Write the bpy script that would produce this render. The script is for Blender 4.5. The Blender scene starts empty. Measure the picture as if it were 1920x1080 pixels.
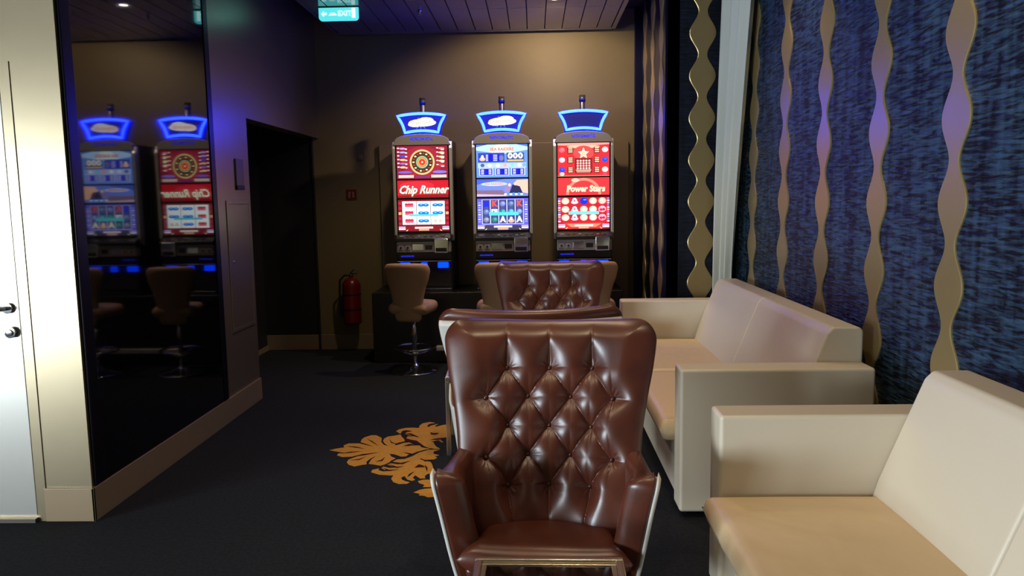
import bpy, bmesh, math, random
import numpy as np
from mathutils import Vector, Matrix
random.seed(7)
S = bpy.context.scene
COL = S.collection
PI = math.pi

# ------------------------------------------------------------------ camera
cam_d = bpy.data.cameras.new('camera'); cam = bpy.data.objects.new('camera', cam_d); COL.objects.link(cam)
S.camera = cam
cam_d.sensor_width = 36.0; cam_d.lens = 1450 / 1920 * 36.0; cam_d.clip_start = 0.05; cam_d.clip_end = 60
_w, _p, _r = math.radians(1.6731), math.radians(6.5836), math.radians(0.9)
_f = Vector((-math.sin(_w) * math.cos(_p), math.cos(_w) * math.cos(_p), -math.sin(_p)))
_rt = Vector((math.cos(_w), math.sin(_w), 0)); _up = _rt.cross(_f)
_rt2 = _rt * math.cos(_r) - _up * math.sin(_r); _up2 = _rt * math.sin(_r) + _up * math.cos(_r)
cam.matrix_world = Matrix(((_rt2.x, _up2.x, -_f.x, 0), (_rt2.y, _up2.y, -_f.y, 0), (_rt2.z, _up2.z, -_f.z, 1.6), (0, 0, 0, 1)))

# ------------------------------------------------------------------ view, world, daylight
S.view_settings.view_transform = 'Standard'; S.view_settings.look = 'None'
S.view_settings.gamma = 1.0; S.view_settings.exposure = 0.0; S.view_settings.use_curve_mapping = False
wd = bpy.data.worlds.new('world'); S.world = wd; wd.use_nodes = True
bg = wd.node_tree.nodes['Background']; bg.inputs[0].default_value = (0.55, 0.7, 1.0, 1); bg.inputs[1].default_value = 0.02

def area(name, loc, target, sx, sy, power, col, spread=180):
    l = bpy.data.lights.new(name, 'AREA'); l.shape = 'RECTANGLE'; l.size = sx; l.size_y = sy
    l.energy = power; l.color = col; l.spread = math.radians(spread)
    o = bpy.data.objects.new(name, l); COL.objects.link(o); o.location = loc
    d = (Vector(target) - Vector(loc)).normalized()
    o.rotation_euler = d.to_track_quat('-Z', 'Y').to_euler()
    return o
# daylight coming in through the two windows of the far left wall
WINDOWS = [(-3.9, -1.9), (-1.6, 0.4)]; WZ = (0.35, 1.75)      # spans along the left wall, sill and head
for i, (a, b) in enumerate(WINDOWS):
    area('window_daylight', (-6.37, (a + b) / 2, (WZ[0] + WZ[1]) / 2), (0, (a + b) / 2, (WZ[0] + WZ[1]) / 2), b - a, WZ[1] - WZ[0], 500, (0.78, 0.90, 1.0))

# ------------------------------------------------------------------ materials
def lin(c):
    return tuple(((x / 255) / 12.92 if x / 255 <= 0.04045 else ((x / 255 + 0.055) / 1.055) ** 2.4) for x in c)
MATS = {}
def mat(name, col, rough=0.5, metal=0.0, spec=0.5, bump=None, var=None, coat=0.0, emit=None, aniso=0.0, coat_rough=0.05, sheen=0.0):
    m = bpy.data.materials.new(name); m.use_nodes = True; nt = m.node_tree; N = nt.nodes; L = nt.links
    b = N['Principled BSDF']
    c = lin(col); b.inputs['Base Color'].default_value = (*c, 1)
    b.inputs['Roughness'].default_value = rough; b.inputs['Metallic'].default_value = metal
    b.inputs['Specular IOR Level'].default_value = spec
    b.inputs['Coat Weight'].default_value = coat; b.inputs['Coat Roughness'].default_value = coat_rough
    b.inputs['Sheen Weight'].default_value = sheen
    if emit:
        b.inputs['Emission Color'].default_value = (*emit[0], 1); b.inputs['Emission Strength'].default_value = emit[1]
    tc = N.new('ShaderNodeTexCoord'); mp = N.new('ShaderNodeMapping'); L.new(tc.outputs['Object'], mp.inputs[0])
    if var:   # (scale, colour2, detail)
        n = N.new('ShaderNodeTexNoise'); n.inputs['Scale'].default_value = var[0]; n.inputs['Detail'].default_value = 4
        L.new(mp.outputs[0], n.inputs['Vector'])
        r = N.new('ShaderNodeValToRGB'); r.color_ramp.elements[0].color = (*c, 1); r.color_ramp.elements[1].color = (*lin(var[1]), 1)
        r.color_ramp.elements[0].position = 0.35; r.color_ramp.elements[1].position = 0.68
        L.new(n.outputs[0], r.inputs[0]); L.new(r.outputs[0], b.inputs['Base Color'])
    if bump:  # (scale, strength, distance, detail)
        n2 = N.new('ShaderNodeTexNoise'); n2.inputs['Scale'].default_value = bump[0]; n2.inputs['Detail'].default_value = bump[3] if len(bump) > 3 else 3
        L.new(mp.outputs[0], n2.inputs['Vector'])
        bp = N.new('ShaderNodeBump'); bp.inputs['Strength'].default_value = bump[1]; bp.inputs['Distance'].default_value = bump[2]
        L.new(n2.outputs[0], bp.inputs['Height']); L.new(bp.outputs[0], b.inputs['Normal'])
    MATS[name] = m
    return m

M_sat = mat('satin_champagne_metal', (166, 152, 124), 0.33, 0.8, bump=(2.0, 0.05, 0.02))
M_base = mat('champagne_skirting', (150, 130, 102), 0.42, 0.35)
M_wall = mat('beige_wall_lacquer', (128, 112, 76), 0.5, 0.1, bump=(1.2, 0.05, 0.03), var=(0.9, (120, 104, 70)))
M_panel = mat('beige_wall_panel', (130, 112, 84), 0.42, 0.15)
M_carpet = mat('charcoal_carpet', (36, 38, 43), 0.95, 0, 0.15, bump=(420, 0.5, 0.003, 2), var=(60, (27, 29, 33)))
M_motif = mat('golden_carpet_pattern', (202, 146, 66), 0.95, 0, 0.1, bump=(420, 0.5, 0.003, 2), var=(40, (190, 134, 58)))
M_motif_edge = mat('maroon_carpet_outline', (62, 26, 20), 0.95, 0, 0.1)
M_blackglass = mat('glossy_black_glass', (4, 4, 6), 0.03, 0, 0.5, coat=0.6)
M_blacktrim = mat('satin_black_trim', (34, 34, 44), 0.34, 0.8)
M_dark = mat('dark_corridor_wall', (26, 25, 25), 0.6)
M_ceil = mat('dark_ceiling', (46, 42, 38), 0.5, 0.0, 0.5)
M_slat = mat('grey_ceiling_tile', (126, 118, 106), 0.15, 0.3, 0.5)
M_slot = mat('ceiling_joint_black', (5, 5, 5), 0.8)
M_strip = mat('satin_gold_strip', (178, 156, 108), 0.36, 0.6, bump=(3, 0.04, 0.01))
M_cream = mat('cream_leather', (208, 196, 174), 0.42, 0, 0.45, bump=(160, 0.12, 0.002, 3))
M_seat = mat('warm_cream_leather', (222, 196, 156), 0.42, 0, 0.45, bump=(5, 0.35, 0.03, 2))
M_brown = mat('brown_leather', (89, 42, 26), 0.36, 0, 0.55, bump=(190, 0.16, 0.0012, 4), var=(7, (70, 32, 20)), coat=0.2, coat_rough=0.28)
M_button = mat('brown_leather_button', (60, 28, 18), 0.3, 0, 0.5)
M_white = mat('white_leather_shell', (206, 202, 192), 0.5, 0, 0.4)
M_chrome = mat('chrome', (200, 200, 200), 0.12, 1.0)
M_brass = mat('polished_nickel_frame', (226, 214, 194), 0.24, 1.0, bump=(14, 0.12, 0.004))
M_tabletop = mat('dark_glass_top', (10, 9, 9), 0.05, 0, 0.5, coat=0.5)
M_mach = mat('black_machine_plastic', (14, 13, 14), 0.3, 0, 0.5)
M_mgrey = mat('brushed_machine_metal', (120, 112, 104), 0.35, 0.8)
M_rail = mat('satin_aluminium', (205, 202, 200), 0.28, 0.55)
M_arch = mat('silver_grey_arch', (160, 154, 156), 0.3, 0.3)
M_mdark = mat('gunmetal_button_panel', (52, 50, 50), 0.3, 0.6)
M_plinth = mat('black_lacquer_plinth', (16, 14, 13), 0.35)
M_tan = mat('tan_stool_leather', (176, 140, 104), 0.45, 0, 0.4, bump=(150, 0.1, 0.002))
M_red = mat('red_extinguisher_paint', (112, 17, 13), 0.3, 0, 0.5)
M_redsign = mat('dark_red_sign', (104, 22, 16), 0.5)
M_whitepaint = mat('white_print', (150, 120, 100), 0.5)
M_rubber = mat('black_rubber', (12, 12, 12), 0.6)
M_door = mat('satin_door_metal', (190, 186, 176), 0.34, 0.6)
M_neon = mat('neon_tube_blue', (20, 60, 255), 0.4, emit=((0.26, 0.85, 54.0), 1.0))
M_neonbody = mat('neon_blue_housing', (6, 10, 160), 0.35, emit=((0.0, 0.006, 1.1), 1.0))
M_bluelamp = mat('blue_button_lamp', (10, 60, 255), 0.3, emit=((0.0, 0.10, 3.0), 1.0))
M_lens = mat('downlight_lens', (255, 250, 240), 0.3, emit=((1.0, 0.93, 0.85), 14.0))
M_exit = mat('exit_sign_face', (60, 170, 160), 0.3, emit=((0.09, 0.62, 0.66), 1.3))
M_exitw = mat('exit_sign_symbols', (220, 255, 250), 0.3, emit=((0.62, 1.0, 1.0), 1.5))
M_curtain = mat('white_curtain_cloth', (206, 210, 202), 0.8, 0, 0.2, sheen=0.3)
M_curtain.node_tree.nodes['Principled BSDF'].inputs['Transmission Weight'].default_value = 0.0
M_greyplast = mat('grey_plastic', (150, 145, 150), 0.45)

# satin plisse wall cloth: dark blue, horizontal ripples, their highlight streaks painted into the colour
def wall_cloth(name, c1, c2, rough, bs):
    m = mat(name, c1, rough, 0.45, 0.5); nt = m.node_tree; N = nt.nodes; L = nt.links; b = N['Principled BSDF']
    tc = N.new('ShaderNodeTexCoord'); mp = N.new('ShaderNodeMapping'); L.new(tc.outputs['Object'], mp.inputs[0])
    mp.inputs['Scale'].default_value = (5, 5, 40)
    n = N.new('ShaderNodeTexNoise'); n.inputs['Scale'].default_value = 1.9; n.inputs['Detail'].default_value = 3; n.inputs['Distortion'].default_value = 0.55
    L.new(mp.outputs[0], n.inputs['Vector'])
    mp2 = N.new('ShaderNodeMapping'); L.new(tc.outputs['Object'], mp2.inputs[0]); mp2.inputs['Scale'].default_value = (6, 6, 0.8)
    n2 = N.new('ShaderNodeTexNoise'); n2.inputs['Scale'].default_value = 3.0; n2.inputs['Detail'].default_value = 3; L.new(mp2.outputs[0], n2.inputs['Vector'])
    r = N.new('ShaderNodeValToRGB'); r.color_ramp.elements[0].position = 0.42; r.color_ramp.elements[1].position = 0.62
    r.color_ramp.elements[0].color = (*lin(c1), 1); r.color_ramp.elements[1].color = (*lin(c2), 1)
    ad = N.new('ShaderNodeMath'); ad.operation = 'MULTIPLY_ADD'; ad.inputs[1].default_value = 0.35
    L.new(n2.outputs[0], ad.inputs[0])
    ml = N.new('ShaderNodeMath'); ml.operation = 'MULTIPLY'; ml.inputs[1].default_value = 0.66; L.new(n.outputs[0], ml.inputs[0]); L.new(ml.outputs[0], ad.inputs[2])
    L.new(ad.outputs[0], r.inputs[0]); L.new(r.outputs[0], b.inputs['Base Color'])
    bp = N.new('ShaderNodeBump'); bp.inputs['Strength'].default_value = bs; bp.inputs['Distance'].default_value = 0.02
    L.new(n.outputs[0], bp.inputs['Height']); L.new(bp.outputs[0], b.inputs['Normal'])
    return m
M_cloth = wall_cloth('blue_satin_wall_cloth', (10, 18, 31), (66, 98, 124), 0.42, 0.9)
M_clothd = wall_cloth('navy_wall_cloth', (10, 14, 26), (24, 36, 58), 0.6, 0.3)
M_lacq = mat('glossy_navy_lacquer', (26, 28, 64), 0.32, 0.7, 0.5)

# emissive picture material: colours of the lit screens
M_scr = bpy.data.materials.new('lit_screen_picture'); M_scr.use_nodes = True
_n = M_scr.node_tree.nodes; _b = _n['Principled BSDF']; _a = _n.new('ShaderNodeAttribute'); _a.attribute_name = 'Col'
_b.inputs['Base Color'].default_value = (0.02, 0.02, 0.02, 1); _b.inputs['Roughness'].default_value = 0.25
M_scr.node_tree.links.new(_a.outputs['Color'], _b.inputs['Emission Color']); _b.inputs['Emission Strength'].default_value = 1.65

# ------------------------------------------------------------------ object helpers
def tag(o, label=None, cat=None, group=None, kind=None):
    if label: o['label'] = label
    if cat: o['category'] = cat
    if group: o['group'] = group
    if kind: o['kind'] = kind
    return o
def empty(name, loc, rz=0, label=None, cat=None, group=None):
    o = bpy.data.objects.new(name, None); COL.objects.link(o); o.location = loc; o.rotation_euler = (0, 0, rz)
    o.empty_display_size = 0.1
    return tag(o, label, cat, group)
def link(name, me, parent=None, smooth=None):
    o = bpy.data.objects.new(name, me); COL.objects.link(o)
    if parent: o.parent = parent
    return o
class MB:
    def __init__(s): s.v = []; s.f = []; s.m = []; s.sm = []; s.c = []; s.mi = 0; s.smooth = False
    def add(s, vs, fs, col=None, smooth=None):
        k = len(s.v); s.v += [tuple(v) for v in vs]
        for f in fs:
            s.f.append(tuple(k + i for i in f)); s.m.append(s.mi); s.sm.append(s.smooth if smooth is None else smooth); s.c.append(col or (0, 0, 0))
        return s
    def box(s, x0, x1, y0, y1, z0, z1, bev=0.0, seg=2, smooth=None):
        bm = bmesh.new(); bmesh.ops.create_cube(bm, size=1)
        for v in bm.verts: v.co = Vector(((x0 + x1) / 2 + v.co.x * (x1 - x0), (y0 + y1) / 2 + v.co.y * (y1 - y0), (z0 + z1) / 2 + v.co.z * (z1 - z0)))
        if bev: bmesh.ops.bevel(bm, geom=bm.edges[:], offset=bev, segments=seg, profile=0.5, affect='EDGES')
        s.addbm(bm, bool(bev) if smooth is None else smooth); return s
    def addbm(s, bm, smooth=False):
        bm.verts.ensure_lookup_table(); bm.verts.index_update()
        s.add([v.co[:] for v in bm.verts], [[v.index for v in f.verts] for f in bm.faces], smooth=smooth); bm.free()
    def prism(s, pts, axis, a, b, bev=0, seg=2, smooth=None):
        # pts 2D polygon extruded along axis (0:x -> pts are y,z ; 1:y -> pts are x,z ; 2:z -> x,y)
        def P(p, t):
            return {0: (t, p[0], p[1]), 1: (p[0], t, p[1]), 2: (p[0], p[1], t)}[axis]
        bm = bmesh.new(); A = [bm.verts.new(P(p, a)) for p in pts]; B = [bm.verts.new(P(p, b)) for p in pts]
        n = len(pts); bm.faces.new(A[::-1]); bm.faces.new(B)
        for i in range(n): bm.faces.new((A[i], A[(i + 1) % n], B[(i + 1) % n], B[i]))
        bmesh.ops.recalc_face_normals(bm, faces=bm.faces[:])
        if bev: bmesh.ops.bevel(bm, geom=bm.edges[:], offset=bev, segments=seg, profile=0.5, affect='EDGES', clamp_overlap=True)
        s.addbm(bm, bool(bev) if smooth is None else smooth); return s
    def lathe(s, prof, c=(0, 0, 0), n=28, smooth=True):
        vs = []; fs = []
        for r, z in prof:
            for k in range(n):
                a = 2 * PI * k / n; vs.append((c[0] + r * math.cos(a), c[1] + r * math.sin(a), c[2] + z))
        for i in range(len(prof) - 1):
            for k in range(n):
                fs.append((i * n + k, i * n + (k + 1) % n, (i + 1) * n + (k + 1) % n, (i + 1) * n + k))
        fs.append(tuple(range(n))[::-1]); fs.append(tuple((len(prof) - 1) * n + k for k in range(n)))
        s.add(vs, fs, smooth=smooth); return s
    def tube(s, pts, r, n=10, closed=False):
        pts = [Vector(p) for p in pts]; m = len(pts); vs = []; fs = []
        rr = r if isinstance(r, (list, tuple)) else [r] * m
        prev = None
        for i, p in enumerate(pts):
            if closed: t = (pts[(i + 1) % m] - pts[i - 1])
            else: t = pts[min(i + 1, m - 1)] - pts[max(i - 1, 0)]
            t.normalize()
            if prev is None:
                a = Vector((0, 0, 1)) if abs(t.z) < 0.9 else Vector((1, 0, 0))
                u = t.cross(a).normalized()
            else:
                u = (prev - t * prev.dot(t)).normalized()
            prev = u; w = t.cross(u)
            for k in range(n):
                a = 2 * PI * k / n; vs.append(p + (u * math.cos(a) + w * math.sin(a)) * rr[i])
        for i in range(m if closed else m - 1):
            j = (i + 1) % m
            for k in range(n): fs.append((i * n + k, i * n + (k + 1) % n, j * n + (k + 1) % n, j * n + k))
        if not closed: fs.append(tuple(range(n))[::-1]); fs.append(tuple((m - 1) * n + k for k in range(n)))
        s.add(vs, fs, smooth=True); return s
    def build(s, name, mats, parent=None, colattr=False):
        me = bpy.data.meshes.new(name); me.from_pydata(s.v, [], s.f)
        if not isinstance(mats, (list, tuple)): mats = [mats]
        for m in mats: me.materials.append(m)
        me.polygons.foreach_set('material_index', s.m); me.polygons.foreach_set('use_smooth', s.sm)
        if colattr:
            ca = me.color_attributes.new('Col', 'FLOAT_COLOR', 'CORNER'); arr = []
            for p in me.polygons:
                c = s.c[p.index]
                for _ in p.loop_indices: arr += [c[0], c[1], c[2], 1.0]
            ca.data.foreach_set('color', arr)
        me.update()
        bm = bmesh.new(); bm.from_mesh(me)
        if not colattr: bmesh.ops.recalc_face_normals(bm, faces=bm.faces[:])
        bm.to_mesh(me); bm.free()
        if any(s.sm):      # face-area weighted normals keep the flats of bevelled boxes flat
            nv = len(me.vertices); acc = np.zeros((nv, 3))
            for p in me.polygons:
                n = np.array(p.normal) * p.area
                for i in p.vertices: acc[i] += n
            acc /= np.linalg.norm(acc, axis=1, keepdims=True) + 1e-20
            me.normals_split_custom_set_from_vertices([tuple(a) for a in acc])
        return link(name, me, parent)
def struct(name, mb, m, **k):
    return tag(mb.build(name, m), kind='structure')
def copy_tree(o, parent=None):
    c = o.copy(); COL.objects.link(c)
    if parent: c.parent = parent
    for ch in KIDS.get(o.name, []): copy_tree(ch, c)
    return c
KIDS = {}
def freeze(o):
    KIDS.clear()
    for q in bpy.data.objects:
        if q.parent: KIDS.setdefault(q.parent.name, []).append(q)
def place(proto, first, loc, rz, label, cat=None):
    o = proto if first else copy_tree(proto)
    o.location = loc; o.rotation_euler = (0, 0, rz); o['label'] = label
    return o

# closed padded surface grown on a centre surface C(u,v); u in [-1,1], v in [0,1]
def pad(name, C, wu, hv, tf, tb, R, m, parent, nu=24, nv=24, disp=None, Rb=None, sgn=1, soft=False):
    Rb = Rb or R
    t = np.linspace(-1, 1, nu); u = 0.45 * t + 0.55 * np.sin(PI / 2 * t)
    q = np.linspace(-1, 1, nv); v = (0.45 * q + 0.55 * np.sin(PI / 2 * q) + 1) / 2
    U, V = np.meshgrid(u, v)
    P = np.stack(C(U, V), -1)
    e = 1e-3
    Du = np.stack(C(np.clip(U + e, -1, 1), V), -1) - np.stack(C(np.clip(U - e, -1, 1), V), -1)
    Dv = np.stack(C(U, np.clip(V + e, 0, 1)), -1) - np.stack(C(U, np.clip(V - e, 0, 1)), -1)
    # keep the vertical tangent clean of outline rounding
    Nn = np.cross(Du, Dv); Nn /= np.linalg.norm(Nn, axis=-1, keepdims=True) + 1e-12; Nn *= sgn
    eu = (1 - np.abs(U)) * wu; ev = np.minimum(V, 1 - V) * hv
    roll = lambda x, r: np.sqrt(np.clip(1 - (1 - np.clip(x / r, 0, 1)) ** 2, 0, 1))
    r2 = (lambda x, r: (1 - (1 - np.clip(x / r, 0, 1)) ** 3) ** 0.62) if soft else roll
    rf = r2(eu, R) * r2(ev, R); rb = roll(eu, Rb) * roll(ev, Rb)
    T = tf(U, V) if callable(tf) else tf
    F = P + Nn * (T * rf)[..., None]
    if disp is not None: F = F + Nn * (disp(U, V, P, np.minimum(eu, ev)))[..., None]
    B = P - Nn * (tb * rb)[..., None]
    vs = [tuple(x) for x in F.reshape(-1, 3)]; idx = np.arange(nu * nv).reshape(nv, nu); bi = idx.copy()
    for j in range(1, nv - 1):
        for i in range(1, nu - 1): bi[j, i] = len(vs); vs.append(tuple(B[j, i]))
    fs = []
    for j in range(nv - 1):
        for i in range(nu - 1):
            fs.append((idx[j, i], idx[j, i + 1], idx[j + 1, i + 1], idx[j + 1, i]))
            fs.append((bi[j, i], bi[j + 1, i], bi[j + 1, i + 1], bi[j, i + 1]))
    fs = [tuple(int(a) for a in f) for f in fs]
    mb = MB(); mb.smooth = True; mb.add(vs, fs)
    return mb.build(name, m, parent)
lerp = lambda a, b, t: a + (b - a) * t
def curve(xs, ys):
    xs = np.array(xs); ys = np.array(ys)
    # smooth cubic (Catmull-Rom) interpolation
    d = np.gradient(ys, xs)
    def f(x):
        x = np.clip(x, xs[0], xs[-1]); k = np.clip(np.searchsorted(xs, x) - 1, 0, len(xs) - 2)
        h = xs[k + 1] - xs[k]; t = (x - xs[k]) / h
        return (2 * t**3 - 3 * t**2 + 1) * ys[k] + (t**3 - 2 * t**2 + t) * h * d[k] + (-2 * t**3 + 3 * t**2) * ys[k + 1] + (t**3 - t**2) * h * d[k + 1]
    return f

# ------------------------------------------------------------------ the room
XL, XR, YN, YB = -2.26, 1.75, 3.73, 8.25
CZ = 3.52
fl = MB(); fl.add([(-6.2, -4.4, 0), (1.75, -4.4, 0), (1.75, 8.4, 0), (-6.2, 8.4, 0)], [(0, 1, 2, 3)])
# damask medallion woven into the carpet (outline points laid out on the floor, metres)
DAM = {'gold': [[(-1.34, 4.817), (-1.303, 4.85), (-1.257, 4.873), (-1.271, 4.914), (-1.247, 4.955), (-1.174, 4.954), (-1.12, 4.917), (-1.062, 4.882), (-1.117, 4.932), (-1.173, 4.979), (-1.178, 5.045), (-1.167, 5.088), (-1.132, 5.132), (-1.098, 5.131), (-1.066, 5.093), (-1.047, 5.064), (-1.035, 4.984), (-1.006, 4.921), (-0.972, 4.896), (-1.01, 4.957), (-1.027, 5.005), (-1.029, 5.057), (-1.01, 5.1), (-0.973, 5.117), (-0.933, 5.143), (-0.914, 5.089), (-0.89, 5.039), (-0.872, 5.002), (-0.901, 4.977), (-0.932, 4.945), (-0.93, 4.907), (-0.906, 4.927), (-0.879, 4.96), (-0.844, 4.968), (-0.806, 4.925), (-0.843, 4.906), (-0.866, 4.882), (-0.817, 4.901), (-0.765, 4.904), (-0.747, 4.863), (-0.684, 4.834), (-0.72, 4.815), (-0.762, 4.777), (-0.788, 4.739), (-0.826, 4.758), (-0.859, 4.767), (-0.808, 4.727), (-0.82, 4.686), (-0.851, 4.683), (-0.896, 4.725), (-0.934, 4.741), (-0.914, 4.688), (-0.878, 4.65), (-0.898, 4.614), (-0.906, 4.578), (-0.924, 4.543), (-0.948, 4.517), (-0.983, 4.535), (-1.029, 4.553), (-1.028, 4.634), (-1.01, 4.699), (-0.985, 4.731), (-1.022, 4.68), (-1.039, 4.644), (-1.049, 4.589), (-1.038, 4.545), (-1.062, 4.536), (-1.104, 4.507), (-1.147, 4.538), (-1.171, 4.586), (-1.17, 4.633), (-1.143, 4.677), (-1.103, 4.72), (-1.158, 4.689), (-1.219, 4.68), (-1.264, 4.713), (-1.265, 4.751), (-1.226, 4.762), (-1.288, 4.79)], [(-0.977, 5.219), (-0.964, 5.265), (-0.921, 5.299), (-0.866, 5.302), (-0.829, 5.292), (-0.831, 5.357), (-0.817, 5.405), (-0.772, 5.441), (-0.724, 5.415), (-0.765, 5.392), (-0.777, 5.348), (-0.765, 5.31), (-0.746, 5.355), (-0.701, 5.39), (-0.722, 5.33), (-0.707, 5.322), (-0.662, 5.365), (-0.628, 5.376), (-0.595, 5.076), (-0.679, 5.049), (-0.716, 5.02), (-0.684, 5.034), (-0.643, 5.027), (-0.615, 4.963), (-0.65, 4.976), (-0.683, 4.971), (-0.669, 4.918), (-0.651, 4.873), (-0.621, 4.833), (-0.658, 4.829), (-0.703, 4.854), (-0.738, 4.895), (-0.769, 4.952), (-0.8, 5.005), (-0.843, 5.027), (-0.878, 5.056), (-0.878, 5.097), (-0.834, 5.101), (-0.793, 5.069), (-0.83, 5.118), (-0.871, 5.119), (-0.904, 5.156), (-0.898, 5.201), (-0.855, 5.209), (-0.909, 5.224), (-0.934, 5.211), (-0.938, 5.161)], [(-0.694, 4.814), (-0.619, 4.817), (-0.658, 4.778), (-0.652, 4.736), (-0.611, 4.705), (-0.639, 4.683), (-0.618, 4.66), (-0.635, 4.627), (-0.693, 4.619), (-0.722, 4.651), (-0.726, 4.638), (-0.69, 4.601), (-0.651, 4.582), (-0.636, 4.538), (-0.616, 4.451), (-0.607, 4.384), (-0.641, 4.373), (-0.653, 4.336), (-0.643, 4.301), (-0.673, 4.296), (-0.71, 4.35), (-0.719, 4.313), (-0.699, 4.276), (-0.716, 4.261), (-0.745, 4.28), (-0.772, 4.338), (-0.787, 4.314), (-0.777, 4.282), (-0.75, 4.255), (-0.724, 4.239), (-0.738, 4.216), (-0.782, 4.212), (-0.821, 4.244), (-0.843, 4.299), (-0.838, 4.35), (-0.864, 4.352), (-0.925, 4.363), (-0.983, 4.406), (-0.983, 4.448), (-0.947, 4.473), (-0.946, 4.443), (-0.915, 4.419), (-0.878, 4.425), (-0.858, 4.446), (-0.912, 4.447), (-0.935, 4.477), (-0.929, 4.504), (-0.888, 4.479), (-0.835, 4.485), (-0.876, 4.51), (-0.911, 4.539), (-0.891, 4.56), (-0.845, 4.541), (-0.805, 4.558), (-0.787, 4.597), (-0.83, 4.559), (-0.888, 4.592), (-0.867, 4.631), (-0.819, 4.64), (-0.778, 4.695), (-0.75, 4.757)], [(-0.682, 4.257), (-0.651, 4.28), (-0.594, 4.279), (-0.506, 4.255), (-0.496, 4.163), (-0.64, 4.165), (-0.634, 4.198), (-0.668, 4.223)], [(-0.681, 4.085), (-0.651, 4.124), (-0.625, 4.138), (-0.577, 4.149), (-0.492, 4.133), (-0.48, 4.019), (-0.592, 4.013), (-0.611, 4.034), (-0.644, 4.042), (-0.641, 4.063)]], 'hole': [[(-0.735, 5.19), (-0.708, 5.171), (-0.668, 5.173), (-0.683, 5.133), (-0.721, 5.134)], [(-0.736, 4.479), (-0.718, 4.539), (-0.691, 4.521), (-0.668, 4.486), (-0.703, 4.483)], [(-0.925, 5.154), (-0.908, 5.138), (-0.877, 5.049), (-0.842, 5.023), (-0.798, 4.994), (-0.753, 4.91), (-0.773, 4.91), (-0.826, 4.963), (-0.878, 4.996)]]}
DAM['hole'] += [[(-1.254, 4.745), (-1.199, 4.781), (-1.113, 4.795), (-1.194, 4.758)], [(-1.256, 4.898), (-1.185, 4.886), (-1.11, 4.84), (-1.179, 4.862)], [(-1.174, 4.674), (-1.106, 4.735), (-1.0, 4.771), (-1.094, 4.708)], [(-0.934, 4.92), (-0.913, 4.969), (-0.856, 4.981), (-0.908, 4.942)], [(-0.876, 4.888), (-0.841, 4.932), (-0.799, 4.936), (-0.837, 4.906)], [(-0.939, 5.215), (-0.911, 5.24), (-0.864, 5.223), (-0.905, 5.203)], [(-0.909, 5.16), (-0.865, 5.168), (-0.79, 5.073), (-0.862, 5.128)], [(-0.712, 5.02), (-0.659, 5.051), (-0.621, 5.033), (-0.662, 5.015)], [(-0.699, 4.973), (-0.661, 5.008), (-0.628, 4.986), (-0.662, 4.962)], [(-0.886, 4.585), (-0.831, 4.566), (-0.774, 4.606), (-0.82, 4.536)], [(-0.938, 4.49), (-0.882, 4.445), (-0.82, 4.449), (-0.877, 4.42)], [(-0.907, 4.548), (-0.843, 4.496), (-0.8, 4.509), (-0.839, 4.472)], [(-0.723, 4.647), (-0.688, 4.588), (-0.638, 4.598), (-0.692, 4.617)], [(-1.161, 4.618), (-1.105, 4.645), (-1.071, 4.691), (-1.1, 4.623)], [(-1.15, 5.055), (-1.098, 5.0), (-1.029, 4.885), (-1.102, 4.986)], [(-0.993, 5.041), (-0.961, 4.976), (-0.912, 4.923), (-0.963, 4.956)], [(-0.753, 4.313), (-0.751, 4.37), (-0.724, 4.419), (-0.741, 4.345)], [(-0.681, 4.539), (-0.654, 4.469), (-0.647, 4.401), (-0.666, 4.469)], [(-0.994, 4.588), (-0.964, 4.624), (-0.95, 4.679), (-0.953, 4.6)]]
CX = -0.555
def flat(poly, z, mi, mirror):
    poly = [(min(p[0], CX), p[1]) for p in poly]
    pts = [((2 * CX - p[0]) if mirror else p[0], p[1]) for p in poly]
    bm = bmesh.new(); vs = [bm.verts.new((x, y, z)) for x, y in pts]
    f = bm.faces.new(vs); bmesh.ops.recalc_face_normals(bm, faces=[f]); f.normal_update()
    if f.normal.z < 0: f.normal_flip()
    bmesh.ops.triangulate(bm, faces=bm.faces[:]); fl.mi = mi; fl.addbm(bm); fl.mi = 0
def inflate(poly, d):
    n = len(poly); out = []
    ar = sum(poly[i][0] * poly[(i + 1) % n][1] - poly[(i + 1) % n][0] * poly[i][1] for i in range(n))
    s = 1 if ar > 0 else -1
    for i in range(n):
        a = Vector(poly[i - 1]); b = Vector(poly[i]); c = Vector(poly[(i + 1) % n])
        t = (c - a); t = t.normalized() if t.length > 1e-6 else Vector((1, 0))
        out.append((b.x + s * t.y * d, b.y - s * t.x * d))
    return out
for mir in (False, True):
    for k, poly in enumerate(DAM['gold']):
        flat(poly, 0.0018, 1, mir)
    for poly in DAM['hole']: flat(poly, 0.0026, 2, mir)
struct('floor', fl, [M_carpet, M_motif, M_motif_edge])

# back wall, with the shallow board behind the machines
w = MB(); w.box(-3.0, 1.9, YB, YB + 0.15, 0, CZ)
struct('wall_back', w, M_wall)
w = MB(); w.box(-1.62, 1.0, YB - 0.045, YB, 0.5, 2.18, 0.006, 2)
tag(w.build('wall_panel', M_panel), 'wide beige wall board behind the three slot machines', 'wall panel')
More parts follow.
